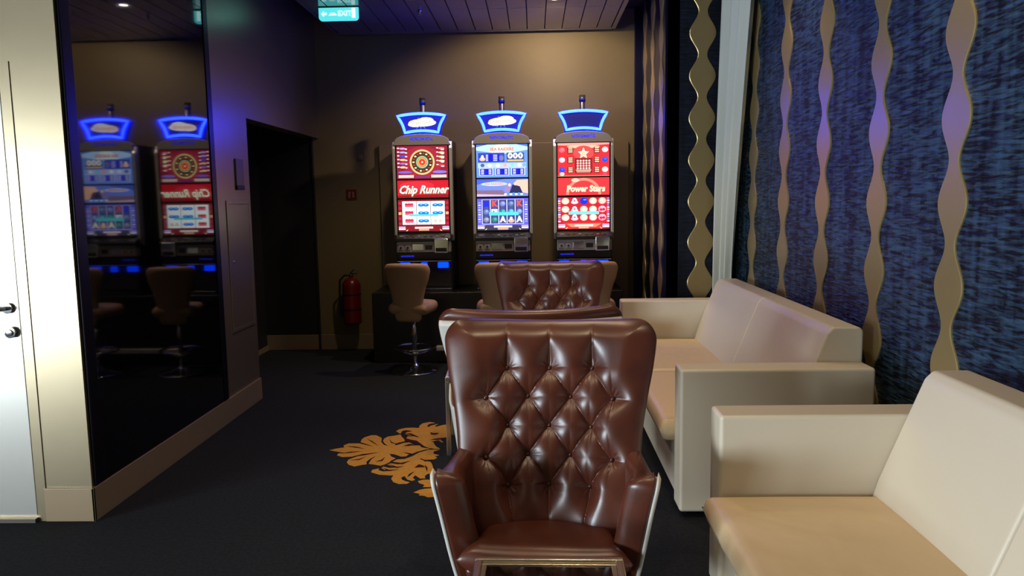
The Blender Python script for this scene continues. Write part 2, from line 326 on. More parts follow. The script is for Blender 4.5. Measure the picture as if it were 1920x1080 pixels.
# left wall: mirror-like black glass in front, satin metal behind, door opening to the corridor
w = MB()
w.box(XL - 0.14, XL, YN, 6.16, 0, CZ)
w.box(XL - 0.14, XL, 6.16, YB, 2.265, CZ)
struct('wall_left', w, M_sat)
w = MB(); w.box(-6.2, XL - 0.14, YN, YN + 0.12, 0, CZ); 
struct('wall_entrance', w, M_sat)
w = MB(); w.box(XL - 0.14, XL - 0.0005, YN - 0.0015, YN, 0, CZ)
struct('wall_corner', w, M_sat)
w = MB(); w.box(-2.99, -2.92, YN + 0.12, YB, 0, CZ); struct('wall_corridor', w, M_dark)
w = MB(); w.box(-2.92, -2.905, YN + 0.12, YB, 0, 0.05); struct('baseboard_corridor', w, M_base)
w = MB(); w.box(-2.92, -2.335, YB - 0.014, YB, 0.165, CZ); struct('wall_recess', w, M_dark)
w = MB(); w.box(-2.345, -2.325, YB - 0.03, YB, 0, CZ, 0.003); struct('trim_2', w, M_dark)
# right wall in two depths
w = MB(); w.box(XR, XR + 0.15, -4.2, 6.75, 0, CZ); struct('wall_right', w, M_cloth)
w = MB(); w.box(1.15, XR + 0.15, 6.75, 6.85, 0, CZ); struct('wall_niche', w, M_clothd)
w = MB(); w.box(1.13, 1.25, 6.75, YB, 0, CZ); w.box(1.06, 1.13, YB - 0.07, YB, 0, CZ)
struct('wall_alcove', w, M_lacq)
# wall behind the camera, and the far left wall with two wide windows
w = MB(); w.box(-6.35, XR + 0.15, -4.2, -4.05, 0, CZ); struct('wall_front', w, M_wall)
w = MB(); xs = [-4.2] + [x for ab in WINDOWS for x in ab] + [YN + 0.12]
for i in range(0, len(xs), 2): w.box(-6.35, -6.2, xs[i], xs[i + 1], 0, CZ)
for a, b in WINDOWS: w.box(-6.35, -6.2, a, b, 0, WZ[0]); w.box(-6.35, -6.2, a, b, WZ[1], CZ)
struct('wall_side', w, M_wall)
for i, (a, b) in enumerate(WINDOWS):
    w = MB()
    for x in (a, (a + b) / 2 - 0.03, b - 0.06): w.box(-6.31, -6.25, x, x + 0.06, WZ[0], WZ[1])
    w.box(-6.31, -6.25, a, b, WZ[0], WZ[0] + 0.06); w.box(-6.31, -6.25, a, b, WZ[1] - 0.06, WZ[1])
    struct('window_%d' % (i + 1), w, M_greyplast)
# skirting boards
w = MB(); w.box(XL, XL + 0.014, YN - 0.014, 6.16, 0, 0.175, 0.003); struct('baseboard_left', w, M_base)
w = MB(); w.box(-2.505, XL + 0.014, YN - 0.014, YN, 0, 0.175, 0.003); struct('baseboard_entrance', w, M_base)
w = MB(); w.box(-2.92, -1.62, YB - 0.016, YB, 0, 0.165, 0.003); struct('baseboard_back', w, M_base)
w = MB(); w.box(XR - 0.014, XR, -4.0, 6.75, 0, 0.12, 0.003); struct('baseboard_right', w, M_blacktrim)

# ceiling
w = MB(); w.box(-6.35, XR + 0.15, -4.2, YB + 0.15, CZ, CZ + 0.1); struct('ceiling', w, M_ceil)
t = MB(); x0, x1, y0, y1, z = -1.985, 0.83, -1.0, 8.12, 3.3
t.mi = 1; t.box(x0 + 0.01, x1 - 0.01, y0, y1 - 0.01, z + 0.012, z + 0.1)
t.mi = 0
px = [x0 + 0.03]
while px[-1] < x1 - 0.05: px.append(px[-1] + 0.1745)
for i in range(len(px) - 1):
    a, b = px[i], min(px[i + 1] - 0.010, x1 - 0.03)
    ys = [y0, 1.2, 4.2, 7.19, y1 - 0.03] if i > 6 else [y0, 3.1, 6.0, y1 - 0.03]
    for j in range(len(ys) - 1): t.box(a, b, ys[j] + 0.004, ys[j + 1] - 0.004, z, z + 0.012)
struct('ceiling_slats', t, [M_slat, M_slot]).name = 'ceiling_tiles'
w = MB(); w.box(x0 - 0.004, x1 + 0.004, y1 - 0.022, y1, z - 0.006, z + 0.11); w.box(x0 - 0.004, x0 + 0.018, y0, y1, z - 0.006, z + 0.11); w.box(x1 - 0.02, x1 + 0.02, y0, y1, z - 0.006, z + 0.11)
struct('trim_1', w, M_slat)

# ------------------------------------------------------------------ black glass on the left wall
w = empty('black_glass_panel', (XL, 4.6, 0.18), label='tall glossy black glass panel on the left wall mirroring the slot machines', cat='wall panel')
g = MB(); g.box(0.0, 0.012, 3.83 - 4.6, 5.40 - 4.6, 0, CZ - 0.2, 0.001); g.build('glass', M_blackglass, w)
g = MB(); g.box(0.0, 0.016, 3.745 - 4.6, 3.83 - 4.6, 0, CZ - 0.2, 0.004); g.build('edge_trim', M_blacktrim, w)
g = MB(); g.box(0.0, 0.018, 5.40 - 4.6, 5.475 - 4.6, 0, CZ - 0.2, 0.004); g.build('edge_trim', M_blacktrim, w)

# door on the entrance wall
d = tag(empty('door_1', (-3.02, YN, 0)), kind='structure')
g = MB(); g.box(-0.463, 0.466, -0.003, 0.0, 0.03, 2.24, 0.003); g.build('door_leaf', M_door, d)
g = MB()
for a, b, c, e in ((-0.52, -0.465, 0, 2.29), (0.47, 0.52, 0, 2.29), (-0.465, 0.47, 2.245, 2.29)): g.box(a, b, -0.005, 0, c, e)
g.build('door_frame', M_sat, d)
g = MB(); g.box(-0.465, 0.47, -0.03, 0, 0, 0.02); g.build('threshold', M_mgrey, d)
hx = 0.415
g = MB(); g.smooth = True
g.tube([(hx, -0.008, 1.1), (hx, -0.02, 1.1)], 0.026, 20); g.tube([(hx, -0.008, 1.1), (hx, -0.055, 1.1), (hx - 0.012, -0.062, 1.1), (hx - 0.13, -0.064, 1.1)], 0.010, 12)
g.build('door_handle', M_chrome, d)
g = MB(); g.tube([(hx + 0.008, -0.008, 0.98), (hx + 0.008, -0.026, 0.98)], 0.028, 22); g.tube([(hx + 0.008, -0.02, 0.98), (hx + 0.008, -0.034, 0.98)], 0.017, 18)
g.build('lock', M_chrome, d)
g = MB(); g.box(0.4662, 0.4695, -0.006, -0.001, 1.04, 1.14); g.build('strike_plate', M_rubber, d)

# intercom plate and service hatch on the metal part of the left wall
w = empty('wall_intercom', (XL, 5.94, 1.7), label='small slim grey control plate with dark lower end on the metal wall', cat='control panel')
g = MB(); g.box(0, 0.014, -0.075, 0.075, 0.03, 0.235, 0.004); g.build('plate', M_mgrey, w)
g = MB(); g.box(0, 0.016, -0.075, 0.075, 0.0, 0.03, 0.003); g.build('dark_socket', M_rubber, w)
w = empty('service_hatch', (XL, 5.89, 0.66), label='flush narrow service hatch in the metal wall beside the dark doorway', cat='hatch')
g = MB(); g.box(0, 0.004, -0.205, 0.205, 0.0, 0.93, 0.001); g.build('hatch_door', M_sat, w)
g = MB()
for a, b, c, e in ((-0.235, -0.207, -0.03, 0.96), (0.207, 0.235, -0.03, 0.96), (-0.207, 0.207, 0.932, 0.96), (-0.207, 0.207, -0.03, -0.002)): g.box(0, 0.007, a, b, c, e, 0.002)
g.build('hatch_frame', M_sat, w)
g = MB(); g.tube([(0.0, -0.15, 0.5), (0.008, -0.15, 0.5)], 0.009, 14); g.build('lock', M_brass, w)

# ------------------------------------------------------------------ wavy strips
def strip_mesh(z0, z1, thick, wmax=0.113, wmin=0.040):
    n = int((z1 - z0) / 0.0125); zs = np.linspace(z0, z1, n)
    hw = wmin + (wmax - wmin) * (0.5 + 0.5 * np.cos(2 * PI * (zs - 1.905) / 0.352)) ** 0.95
    mb = MB(); vs = []; fs = []; b = 0.006
    for zz, h in zip(zs, hw):
        vs += [(-h, 0, zz), (-h, -thick + 0.003, zz), (-h + b, -thick, zz), (h - b, -thick, zz), (h, -thick + 0.003, zz), (h, 0, zz)]
    for i in range(n - 1):
        for k in range(6):
            fs.append((i * 6 + k, i * 6 + (k + 1) % 6, (i + 1) * 6 + (k + 1) % 6, (i + 1) * 6 + k))
    fs.append((0, 1, 2, 3, 4, 5)); fs.append(tuple((n - 1) * 6 + k for k in range(6)))
    mb.add(vs, fs); return mb
me = strip_mesh(0.13, 3.5, 0.009)
base = me.build('wavy_wall_strip', M_strip); SM = base.data
sp = [(XR, 6.254, 'just right of the white curtain'), (XR, 5.488, 'second to the right of the white curtain'), (XR, 4.756, 'third to the right of the white curtain, above the far sofa'),
      (XR, 4.012, "behind the near end of the far sofa's back"), (XR, 3.293, 'above the near sofa, the rightmost and largest in the photo')]
for i, (x, y, s) in enumerate(sp):
    o = base if i == 0 else link('wavy_wall_strip', SM)
    o.location = (x, y, 0); o.rotation_euler = (0, 0, -PI / 2)
    tag(o, 'gold wavy vertical strip on the blue cloth wall, ' + s, 'wall strip', 'wavy gold strips on the walls')
o = link('wavy_wall_strip', SM); o.location = (1.443, 6.75, 0)
tag(o, 'gold wavy strip facing the camera on the navy wall end left of the curtain', 'wall strip', 'wavy gold strips on the walls')
for y, s in ((6.93, 'nearest the corner'), (7.42, 'middle one'), (7.93, 'farthest, closest to the back wall')):
    o = link('wavy_wall_strip', SM); o.location = (1.13, y, 0); o.rotation_euler = (0, 0, -PI / 2)
    tag(o, 'narrow looking wavy strip on the dark alcove wall right of the slot machines, ' + s, 'wall strip', 'wavy gold strips on the walls')

# ------------------------------------------------------------------ curtain
def curtain():
    nz, ns = 60, 150; vs = []; fs = []
    rng = random.Random(3)
    ph = [rng.uniform(-0.5, 0.5) for _ in range(12)]
    for side in (0, 1):
        for j in range(nz):
            tz = j / (nz - 1); z = lerp(0.06, 3.45, tz)
            if z > 0.95: k = (z - 0.95) / 2.5; a = (1.535 + 0.06 * k, 6.63); wx = lerp(0.13, 0.095, k); wy = lerp(-0.11, -0.62, k ** 1.2)
            else: a = (1.535, 6.63); wx = 0.13; wy = -0.11
            for i in range(ns):
                s = i / (ns - 1)
                f = 0.034 * math.sin(2 * PI * s * 3.2 + ph[1] + 0.5 * math.sin(2.0 * tz)) + 0.010 * math.sin(2 * PI * s * 1.4 + 1.7 + 1.4 * tz)
                x = a[0] + wx * s; y = a[1] + wy * s
                L = math.hypot(wx, wy); nx, ny = wy / L, -wx / L
                vs.append((min(x + nx * f, 1.715) + (0.0015 if side else 0), y + ny * f + (0.001 if side else 0), z))
    n = nz * ns
    for j in range(nz - 1):
        for i in range(ns - 1):
            q = (j * ns + i, j * ns + i + 1, (j + 1) * ns + i + 1, (j + 1) * ns + i)
            fs.append(q); fs.append(tuple(n + k for k in q[::-1]))
    for j in range(nz - 1):
        for i in (0, ns - 1): fs.append((j * ns + i, (j + 1) * ns + i, n + (j + 1) * ns + i, n + j * ns + i))
    m = MB(); m.smooth = True; m.add(vs, fs); return m
tag(curtain().build('curtain', M_curtain), 'long white gathered curtain hanging in the corner behind the far sofa', 'curtain')

# ------------------------------------------------------------------ ceiling fittings
def downlight(lab, loc, first):
    o = empty('downlight', loc, label=lab, cat='ceiling light', group='round downlights in the ceiling')
    if first:
        g = MB(); g.lathe([(0.030, 0.0), (0.055, -0.006), (0.058, -0.002), (0.058, 0.004), (0.030, 0.004)]); DL['r'] = g.build('ring', M_chrome, o)
        g = MB(); g.lathe([(0.001, -0.001), (0.036, -0.001), (0.036, 0.003), (0.001, 0.003)]); DL['l'] = g.build('lens', M_lens, o)
    else:
        for k in ('r', 'l'): c = DL[k].copy(); COL.objects.link(c); c.parent = o
    l = bpy.data.lights.new('downlight_beam', 'SPOT'); wide = loc[1] > 6; far = wide and loc[0] > 0; l.energy = POW * ((2.2 if loc[0] > 0 else 1.3) if wide else 1); l.color = (1.0, 0.77, 0.49); l.spot_size = math.radians(128 if far else (120 if wide else 95)); l.spot_blend = 0.35 if far else 0.7; l.shadow_soft_size = 0.05
    lo = bpy.data.objects.new('downlight_beam', l); COL.objects.link(lo); lo.location = (loc[0], loc[1], loc[2] - 0.02)
    if far: lo.rotation_euler = (math.radians(38), 0, 0)      # swivelled towards the back wall
    return o
DL = {}; POW = 48
first = True
for x, y in ((-1.02, 6.74), (0.205, 6.87), (-1.02, 4.6), (0.205, 4.6), (-1.02, 2.4), (0.205, 2.4), (1.3, 5.2), (1.3, 3.0), (0.55, 7.9)):
    zz = 3.294 if x < 0.8 else CZ - 0.005
    if y == 7.9: continue
    downlight({(-1.02, 6.74): 'bright round downlight at the top edge of the photo, left of the two',
               (0.205, 6.87): 'bright round downlight at the top edge of the photo, right of the two',
               (-1.02, 4.6): 'round downlight in the tiled ceiling above the carpet medallion',
               (0.205, 4.6): 'round downlight in the tiled ceiling between the turned and the farthest armchair',
               (-1.02, 2.4): 'round downlight in the tiled ceiling over the bare carpet near the door',
               (0.205, 2.4): 'round downlight in the tiled ceiling above the foreground side table',
               (1.3, 5.2): 'round downlight in the dark ceiling above the far sofa',
               (1.3, 3.0): 'round downlight in the dark ceiling above the near sofa'}[(x, y)], (x, y, zz), first); first = False
w = empty('sprinkler', (-1.005, 7.19, 3.3), label='tiny ceiling sprinkler head just below the left downlight', cat='sprinkler')
g = MB(); g.lathe([(0.022, 0), (0.022, -0.006), (0.008, -0.01), (0.008, -0.03), (0.002, -0.032)]); g.build('head', M_chrome, w)
g = MB(); g.lathe([(0.003, -0.045), (0.02, -0.043), (0.02, -0.041), (0.003, -0.03)]); g.build('deflector', M_chrome, w)

# text -> triangles
def text_tris(s, size, shear=0.0, bold=0.0, spacing=1.0):
    c = bpy.data.curves.new('t', 'FONT'); c.body = s; c.size = size; c.shear = shear; c.offset = bold; c.align_x = 'CENTER'; c.align_y = 'CENTER'; c.space_character = spacing; c.resolution_u = 2
    o = bpy.data.objects.new('t', c); COL.objects.link(o)
    dg = bpy.context.evaluated_depsgraph_get(); me = bpy.data.meshes.new_from_object(o.evaluated_get(dg))
    vs = [v.co[:2] for v in me.vertices]; fs = [tuple(p.vertices) for p in me.polygons]
    bpy.data.objects.remove(o); bpy.data.curves.remove(c); bpy.data.meshes.remove(me)
    return vs, fs
class Art(MB):   # flat picture in the xz plane looking towards -y, later layers a little nearer
    def __init__(s, y=0, mat_only=False): super().__init__(); s.y = y; s.k = 0; s.step = 0.0004
    def put(s, pts, faces, c):
        s.k += 1; y = s.y - s.step * min(s.k, 14) ; s.add([(x, y, z) for x, z in pts], faces, col=tuple(v for v in lin(c)))
    def rect(s, x0, x1, z0, z1, c): s.put([(x0, z0), (x1, z0), (x1, z1), (x0, z1)], [(0, 1, 2, 3)], c)
    def layer(s, k): s.k = k
    def ell(s, x, z, rx, rz, c, n=20, a0=0): s.put([(x + rx * math.cos(a0 + 2 * PI * i / n), z + rz * math.sin(a0 + 2 * PI * i / n)) for i in range(n)], [tuple(range(n))], c)
    def ring(s, x, z, r0, r1, c, n=28):
        p = [(x + r * math.cos(2 * PI * i / n), z + r * math.sin(2 * PI * i / n)) for r in (r0, r1) for i in range(n)]
        s.put(p, [(i, (i + 1) % n, n + (i + 1) % n, n + i) for i in range(n)], c)
    def star(s, x, z, r, c, n=5, q=0.45): s.put([(x, z)] + [(x + (r if i % 2 == 0 else r * q) * math.sin(PI * i / n), z + (r if i % 2 == 0 else r * q) * math.cos(PI * i / n)) for i in range(2 * n)], [(0, i + 1, (i + 1) % (2 * n) + 1) for i in range(2 * n)], c)
    def text(s, t, x, z, size, c, shear=0, bold=0, sx=1.0, rot=0):
        v, f = text_tris(t, size, shear, bold); cr, sr = math.cos(rot), math.sin(rot)
        s.put([(x + a * sx * cr - b * sr, z + a * sx * sr + b * cr) for a, b in v], f, c)
    def poly(s, pts, c): s.put(pts, [tuple(range(len(pts)))], c)

# exit sign
w = empty('exit_sign', (-1.693, 7.0, 3.296), label='glowing teal exit sign hanging from the ceiling at the upper left', cat='sign')
def rr(x0, x1, z0, z1, r, top=False):
    pts = []
    for cx, cz, a in ((x1 - r, z1 - r, 0), (x0 + r, z1 - r, 90), (x0 + r, z0 + r, 180), (x1 - r, z0 + r, 270)):
        if top and cz > z0 + r: pts.append((cx + (r if a == 0 else -r), z1)); continue
        for k in range(7): t = math.radians(a + 15 * k); pts.append((cx + r * math.cos(t), cz + r * math.sin(t)))
    return pts
g = MB(); g.prism(rr(-0.175, 0.175, -0.114, -0.004, 0.03, True), 1, -0.012, 0.012); g.build('panel', M_exit, w)
g = MB(); g.box(-0.178, 0.178, -0.016, 0.016, -0.004, 0, 0.001); g.build('mounting_rail', M_mgrey, w)
a = Art(-0.013)
def ex(pts): a.poly([(x, z + 0.012) for x, z in pts], (255, 255, 255))
ex([(-0.155, -0.068), (-0.128, -0.042), (-0.128, -0.058), (-0.103, -0.058), (-0.103, -0.078), (-0.128, -0.078), (-0.128, -0.094)])
ex([(-0.088, -0.082), (-0.070, -0.060), (-0.030, -0.060), (-0.012, -0.082)])
a.text('EXIT', 0.055, -0.056, 0.060, (255, 255, 255), bold=0.002)
ex([(0.118, -0.105), (0.15, -0.105), (0.15, -0.022), (0.118, -0.022)])
a.build('symbols', M_exitw, w)

# ------------------------------------------------------------------ slot machines
def trap(xt, xb, zb, zt, bow, n=12):
    top = [(lerp(-xt, xt, i / n), zt + bow * (1 - (2 * i / n - 1) ** 2)) for i in range(n + 1)]
    bot = [(lerp(xb, -xb, i / n), zb + bow * 0.8 * (1 - (2 * i / n - 1) ** 2)) for i in range(n + 1)]
    # concave sides
    rs = [(lerp(xt, xb, k / 6) - 0.012 * math.sin(PI * k / 6), lerp(zt, zb, k / 6)) for k in range(1, 6)]
    ls = [(-x, z) for x, z in rs[::-1]]
    return top + rs + bot + ls
def base_machine():
    r = empty('slot_machine', (0, 0, 0)); 
    g = MB()
    prof = [(0.0, 0.36), (0.03, 1.46), (0.06, 1.49), (0.55, 1.49), (0.55, 0.0), (-0.03, 0.0), (-0.03, 0.30)]
    g.prism(prof, 0, -0.275, 0.275, 0.006, 1, smooth=False); g.build('cabinet', M_mach, r)
    for s in (-1, 1):
        g = MB(); g.prism([(-0.035, 0.56), (-0.035, 1.40), (0.0, 1.47), (0.05, 1.47), (0.05, 0.5), (0.0, 0.5)], 0, s * 0.262, s * 0.292, 0.006, 2); g.build('side_rail', M_rail, r)
    g = MB(); n = 14; pts = [(-0.285, 1.43)] + [(0.27 * -math.cos(PI * i / n), 1.455 + 0.085 * math.sin(PI * i / n) ** 0.7) for i in range(n + 1)] + [(0.285, 1.43)]
    g.prism(pts, 1, -0.03, 0.06, 0.004, 1, smooth=False); ar = g.build('top_arch', M_arch, r)
    a = Art(-0.031); a.text('NOVOMATIC', 0, 1.49, 0.038, (30, 40, 255), bold=0.001); a.build('brand_lettering', M_scr, ar, True)
    # frames between the screens
    g = MB()
    for z0, z1 in ((1.425, 1.435), (1.093, 1.108), (0.905, 0.925), (0.575, 0.598)): g.box(-0.262, 0.262, -0.03, 0.0, z0, z1, 0.002)
    for s in (-1, 1): g.box(s * 0.262 - 0.008 if s > 0 else -0.262, 0.262 if s > 0 else -0.254, -0.03, 0.0, 0.575, 1.43)
    g.build('screen_surround', M_mach, r)
    # button deck
    g = MB(); g.prism([(-0.11, 0.53), (-0.11, 0.50), (0.0, 0.48), (0.0, 0.575), (-0.03, 0.575)], 0, -0.27, 0.27, 0.004, 1, smooth=False); dk = g.build('button_deck', M_mdark, r)
    for k in range(8):
        x = -0.215 + k * 0.058
        g = MB(); hw = 0.022 if k in (0, 7) else 0.014; g.box(x - hw, x + hw, -0.088, -0.06, 0.54, 0.556, 0.003); b = g.build('button', M_mgrey if k % 3 else M_greyplast, dk)
    # front panel with card reader and note acceptor
    g = MB(); g.box(-0.265, 0.265, -0.09, 0.0, 0.392, 0.5, 0.005); fp = g.build('front_panel', M_arch, r)
    for x in (-0.222, -0.155):
        g = MB(); g.box(x - 0.026, x + 0.026, -0.096, -0.09, 0.415, 0.468, 0.003); g.build('key_plate', M_greyplast, fp)
        g = MB(); g.tube([(x, -0.096, 0.44), (x, -0.102, 0.44)], 0.010, 14); g.build('key_lock', M_mdark, fp)
    g = MB(); g.box(-0.11, 0.0, -0.094, -0.09, 0.41, 0.475, 0.003); g.build('card_plate', M_chrome, fp)
    g = MB(); g.box(0.015, 0.085, -0.096, -0.09, 0.42, 0.462, 0.003); g.build('coin_slot', M_mdark, fp)
    g = MB(); g.box(0.105, 0.245, -0.12, -0.06, 0.385, 0.525, 0.008); na = g.build('note_acceptor', M_chrome, r)
    g = MB(); g.box(0.122, 0.228, -0.124, -0.118, 0.40, 0.436, 0.003); g.build('note_slot', M_rubber, na)
    # lower black panel, blue lamps, payout tray
    g = MB(); g.box(-0.268, 0.268, -0.05, 0.0, 0.315, 0.39, 0.006); lp = g.build('lower_panel', M_mach, r)
    a = Art(-0.052); a.text('NOVOMATIC', -0.165, 0.352, 0.022, (40, 50, 255)); a.build('brand_lettering', M_scr, lp, True)
    for x0, x1 in ((-0.245, -0.145), (-0.035, 0.025), (0.13, 0.235)):
        g = MB(); g.box(x0, x1, -0.062, -0.028, 0.235, 0.29, 0.006); g.build('blue_lamp', M_bluelamp, r)
    g = MB(); g.box(-0.265, 0.265, -0.075, -0.028, 0.298, 0.31, 0.003); g.build('lamp_shelf', M_chrome, r)
    g = MB(); g.box(-0.26, 0.26, -0.045, -0.03, 0.06, 0.22, 0.005); g.build('belly_door', M_mdark, r)
    g = MB(); g.prism([(-0.10, 0.0), (-0.11, 0.035), (-0.10, 0.04), (-0.03, 0.02), (-0.03, 0.0)], 0, -0.26, 0.27, 0.002, 1, smooth=False); g.build('coin_tray', M_chrome, r)
    # mast and topper
    g = MB(); g.tube([(0, 0.12, 1.48), (0, 0.12, 1.83)], 0.026, 16); g.tube([(0, 0.12, 1.83), (0, 0.12, 1.895)], 0.031, 16); g.build('mast', M_mgrey, r)
    tp = MB(); tp.prism(trap(0.245, 0.175, 1.535, 1.715, 0.022), 1, 0.0, 0.09, 0.003, 1, smooth=False); t_ = tp.build('topper', M_neonbody, r)
    pts = [(x, -0.008, z) for x, z in trap(0.232, 0.162, 1.552, 1.712, 0.022)]
    g = MB(); g.tube(pts, 0.0135, 10, closed=True); g.build('neon_tube', M_neon, t_)
    return r, t_
def topper_art(t_, on):
    a = Art(-0.002)
    P = trap(0.215, 0.150, 1.568, 1.700, 0.020)
    if on:
        a.poly(P, (8, 20, 150)); a.layer(2)
        rg = random.Random(5)
        for k in range(26):
            an = rg.uniform(0, 2 * PI); L = rg.uniform(0.06, 0.15); cx, cz = 0, 1.64
            ex_, ez = cx + L * math.cos(an), cz + min(max(0.45 * L * math.sin(an), -0.055), 0.06)
            if abs(ex_) > 0.14: ex_ = 0.14 * (1 if ex_ > 0 else -1)
            nx, nz = -math.sin(an) * 0.003, math.cos(an) * 0.003
            a.poly([(cx - nx, cz - nz), (cx + nx, cz + nz), (ex_, ez)], (190, 235, 255)); a.k = 3 + k % 4
        a.layer(8)
        a.ell(0.01, 1.646, 0.135, 0.036, (255, 250, 246)); a.ell(0.045, 1.668, 0.075, 0.030, (255, 252, 250)); a.ell(-0.06, 1.632, 0.07, 0.026, (255, 240, 232))
        a.text('Diamonds', 0, 1.648, 0.052, (255, 170, 130), bold=0.001)
    else:
        a.poly(P, (12, 14, 92))
    a.build('topper_display', M_scr, t_, True)

def art_chip(r):      # dark red roulette game
    a = Art(-0.022); x0, x1, z0, z1 = -0.250, 0.250, 1.108, 1.425
    a.rect(x0, x1, z0, z1, (128, 18, 44)); a.ell(0, 1.27, 0.2, 0.15, (150, 28, 50))
    a.layer(3); a.ell(0, 1.268, 0.122, 0.122, (206, 178, 120), 40); a.ell(0, 1.268, 0.104, 0.104, (58, 34, 20), 40)
    k = a.k
    for i in range(18):
        an = 2 * PI * i / 18; a.k = k; a.ell(0.085 * math.cos(an), 1.268 + 0.085 * math.sin(an), 0.012, 0.008, (226, 208, 160) if i % 2 else (180, 40, 30), 8, an)
    a.layer(k + 1); a.ell(0, 1.268, 0.066, 0.066, (34, 96, 96), 30); a.ring(0, 1.268, 0.05, 0.056, (230, 210, 150)); a.ell(0, 1.268, 0.044, 0.044, (236, 150, 60), 24); a.ell(0, 1.268, 0.030, 0.030, (214, 40, 40), 24); a.star(0, 1.268, 0.014, (255, 230, 200))
    cols = [(190, 150, 230), (150, 160, 240), (40, 70, 235), (220, 200, 130), (120, 110, 220), (224, 214, 160)]
    for i in range(6):
        z = 1.400 - i * 0.036
        a.layer(4); a.ell(-0.19, z, 0.030, 0.009, cols[i], 12); a.ell(-0.232, z + 0.004, 0.012, 0.006, (240, 240, 250), 8); a.ell(-0.155, z - 0.005, 0.012, 0.006, (230, 230, 250), 8)
    cols = [(240, 130, 130), (235, 215, 150), (240, 225, 150), (240, 225, 170), (220, 60, 60)]
    for i in range(5):
        z = 1.398 - i * 0.040
        a.layer(4); a.ell(0.19, z, 0.030, 0.009, cols[i], 12); a.ell(0.15, z + 0.004, 0.012, 0.006, (240, 230, 220), 8); a.ell(0.20, z - 0.012, 0.018, 0.006, (235, 235, 240), 8)
    a.layer(4); a.ell(-0.17, 1.172, 0.07, 0.012, (110, 90, 190), 16); a.ell(0.17, 1.172, 0.07, 0.014, (120, 110, 220), 16)
    a.layer(6); a.rect(-0.235, -0.085, 1.118, 1.145, (196, 188, 176)); a.layer(6); a.rect(0.085, 0.235, 1.118, 1.145, (196, 188, 176)); a.layer(6); a.rect(-0.07, 0.07, 1.116, 1.128, (90, 50, 150))
    a.build('top_screen', M_scr, r, True)
    a = Art(-0.022); a.rect(-0.25, 0.25, 0.925, 1.093, (186, 18, 36)); a.ell(-0.06, 1.04, 0.17, 0.045, (204, 36, 54)); a.poly([(-0.25, 0.925), (0.25, 0.925), (0.25, 0.955), (-0.25, 0.945)], (132, 10, 26))
    a.layer(5); a.text('Chip Runner', 0.004, 0.994, 0.108, (120, 60, 30), shear=0.35, bold=0.006, sx=0.86); a.text('Chip Runner', 0.0, 0.999, 0.108, (255, 250, 226), shear=0.35, bold=0.003, sx=0.86)
    a.build('banner_screen', M_scr, r, True)
    a = Art(-0.022); a.rect(-0.25, 0.25, 0.598, 0.905, (124, 14, 34))
    for s in (-1, 1):
        for q in range(5): a.layer(2); a.rect(s * 0.232 - 0.014, s * 0.232 + 0.014, 0.86 - q * 0.05, 0.885 - q * 0.05, (170, 30, 50) if q != 2 else (230, 170, 110))
    a.layer(3); a.rect(-0.215, 0.215, 0.655, 0.895, (92, 10, 20))
    for i in range(3):
        a.layer(4); xc = -0.141 + i * 0.141; a.rect(xc - 0.068, xc + 0.068, 0.662, 0.890, (240, 252, 255))
        for j in range(3):
            zc = 0.852 - j * 0.077; a.layer(6)
            if i == 0:
                for q in (-0.026, 0, 0.026): a.k = 6; a.ell(xc + q, zc + 0.006, 0.017, 0.015, (190, 40, 70), 12); a.ell(xc + q, zc - 0.010, 0.017, 0.010, (226, 90, 110), 12)
            elif (i, j) == (2, 2):
                for q in (-0.026, 0.026): a.k = 6; a.poly([(xc + q - 0.026, zc - 0.016), (xc + q + 0.026, zc - 0.016), (xc + q + 0.008, zc + 0.018), (xc + q - 0.008, zc + 0.018)], (224, 214, 190)); a.ring(xc + q, zc - 0.002, 0.008, 0.012, (150, 130, 100), 12)
            else:
                for q in (-0.024, 0.024): a.k = 6; a.ell(xc + q, zc, 0.030, 0.016, (20, 96, 220), 16); a.ell(xc + q, zc + 0.004, 0.014, 0.006, (90, 200, 255), 12)
    a.layer(12); a.rect(-0.145, 0.145, 0.744, 0.764, (80, 196, 214))
    foot(a); a.build('main_screen', M_scr, r, True)
def foot(a):
    a.layer(4)
    for s in (-1, 1): a.k = 4; a.rect(s * 0.215 - 0.033, s * 0.215 + 0.033, 0.612, 0.628, (225, 220, 235)); a.k = 4; a.rect(s * 0.215 - 0.033, s * 0.215 + 0.033, 0.632, 0.644, (190, 170, 230)); a.k = 4; a.poly([(s * 0.18, 0.600), (s * 0.155, 0.618), (s * 0.165, 0.600)], (236, 226, 160))
    a.k = 4; a.rect(-0.09, 0.09, 0.622, 0.640, (224, 214, 210)); a.k = 4; a.rect(-0.05, 0.05, 0.602, 0.618, (214, 160, 110))
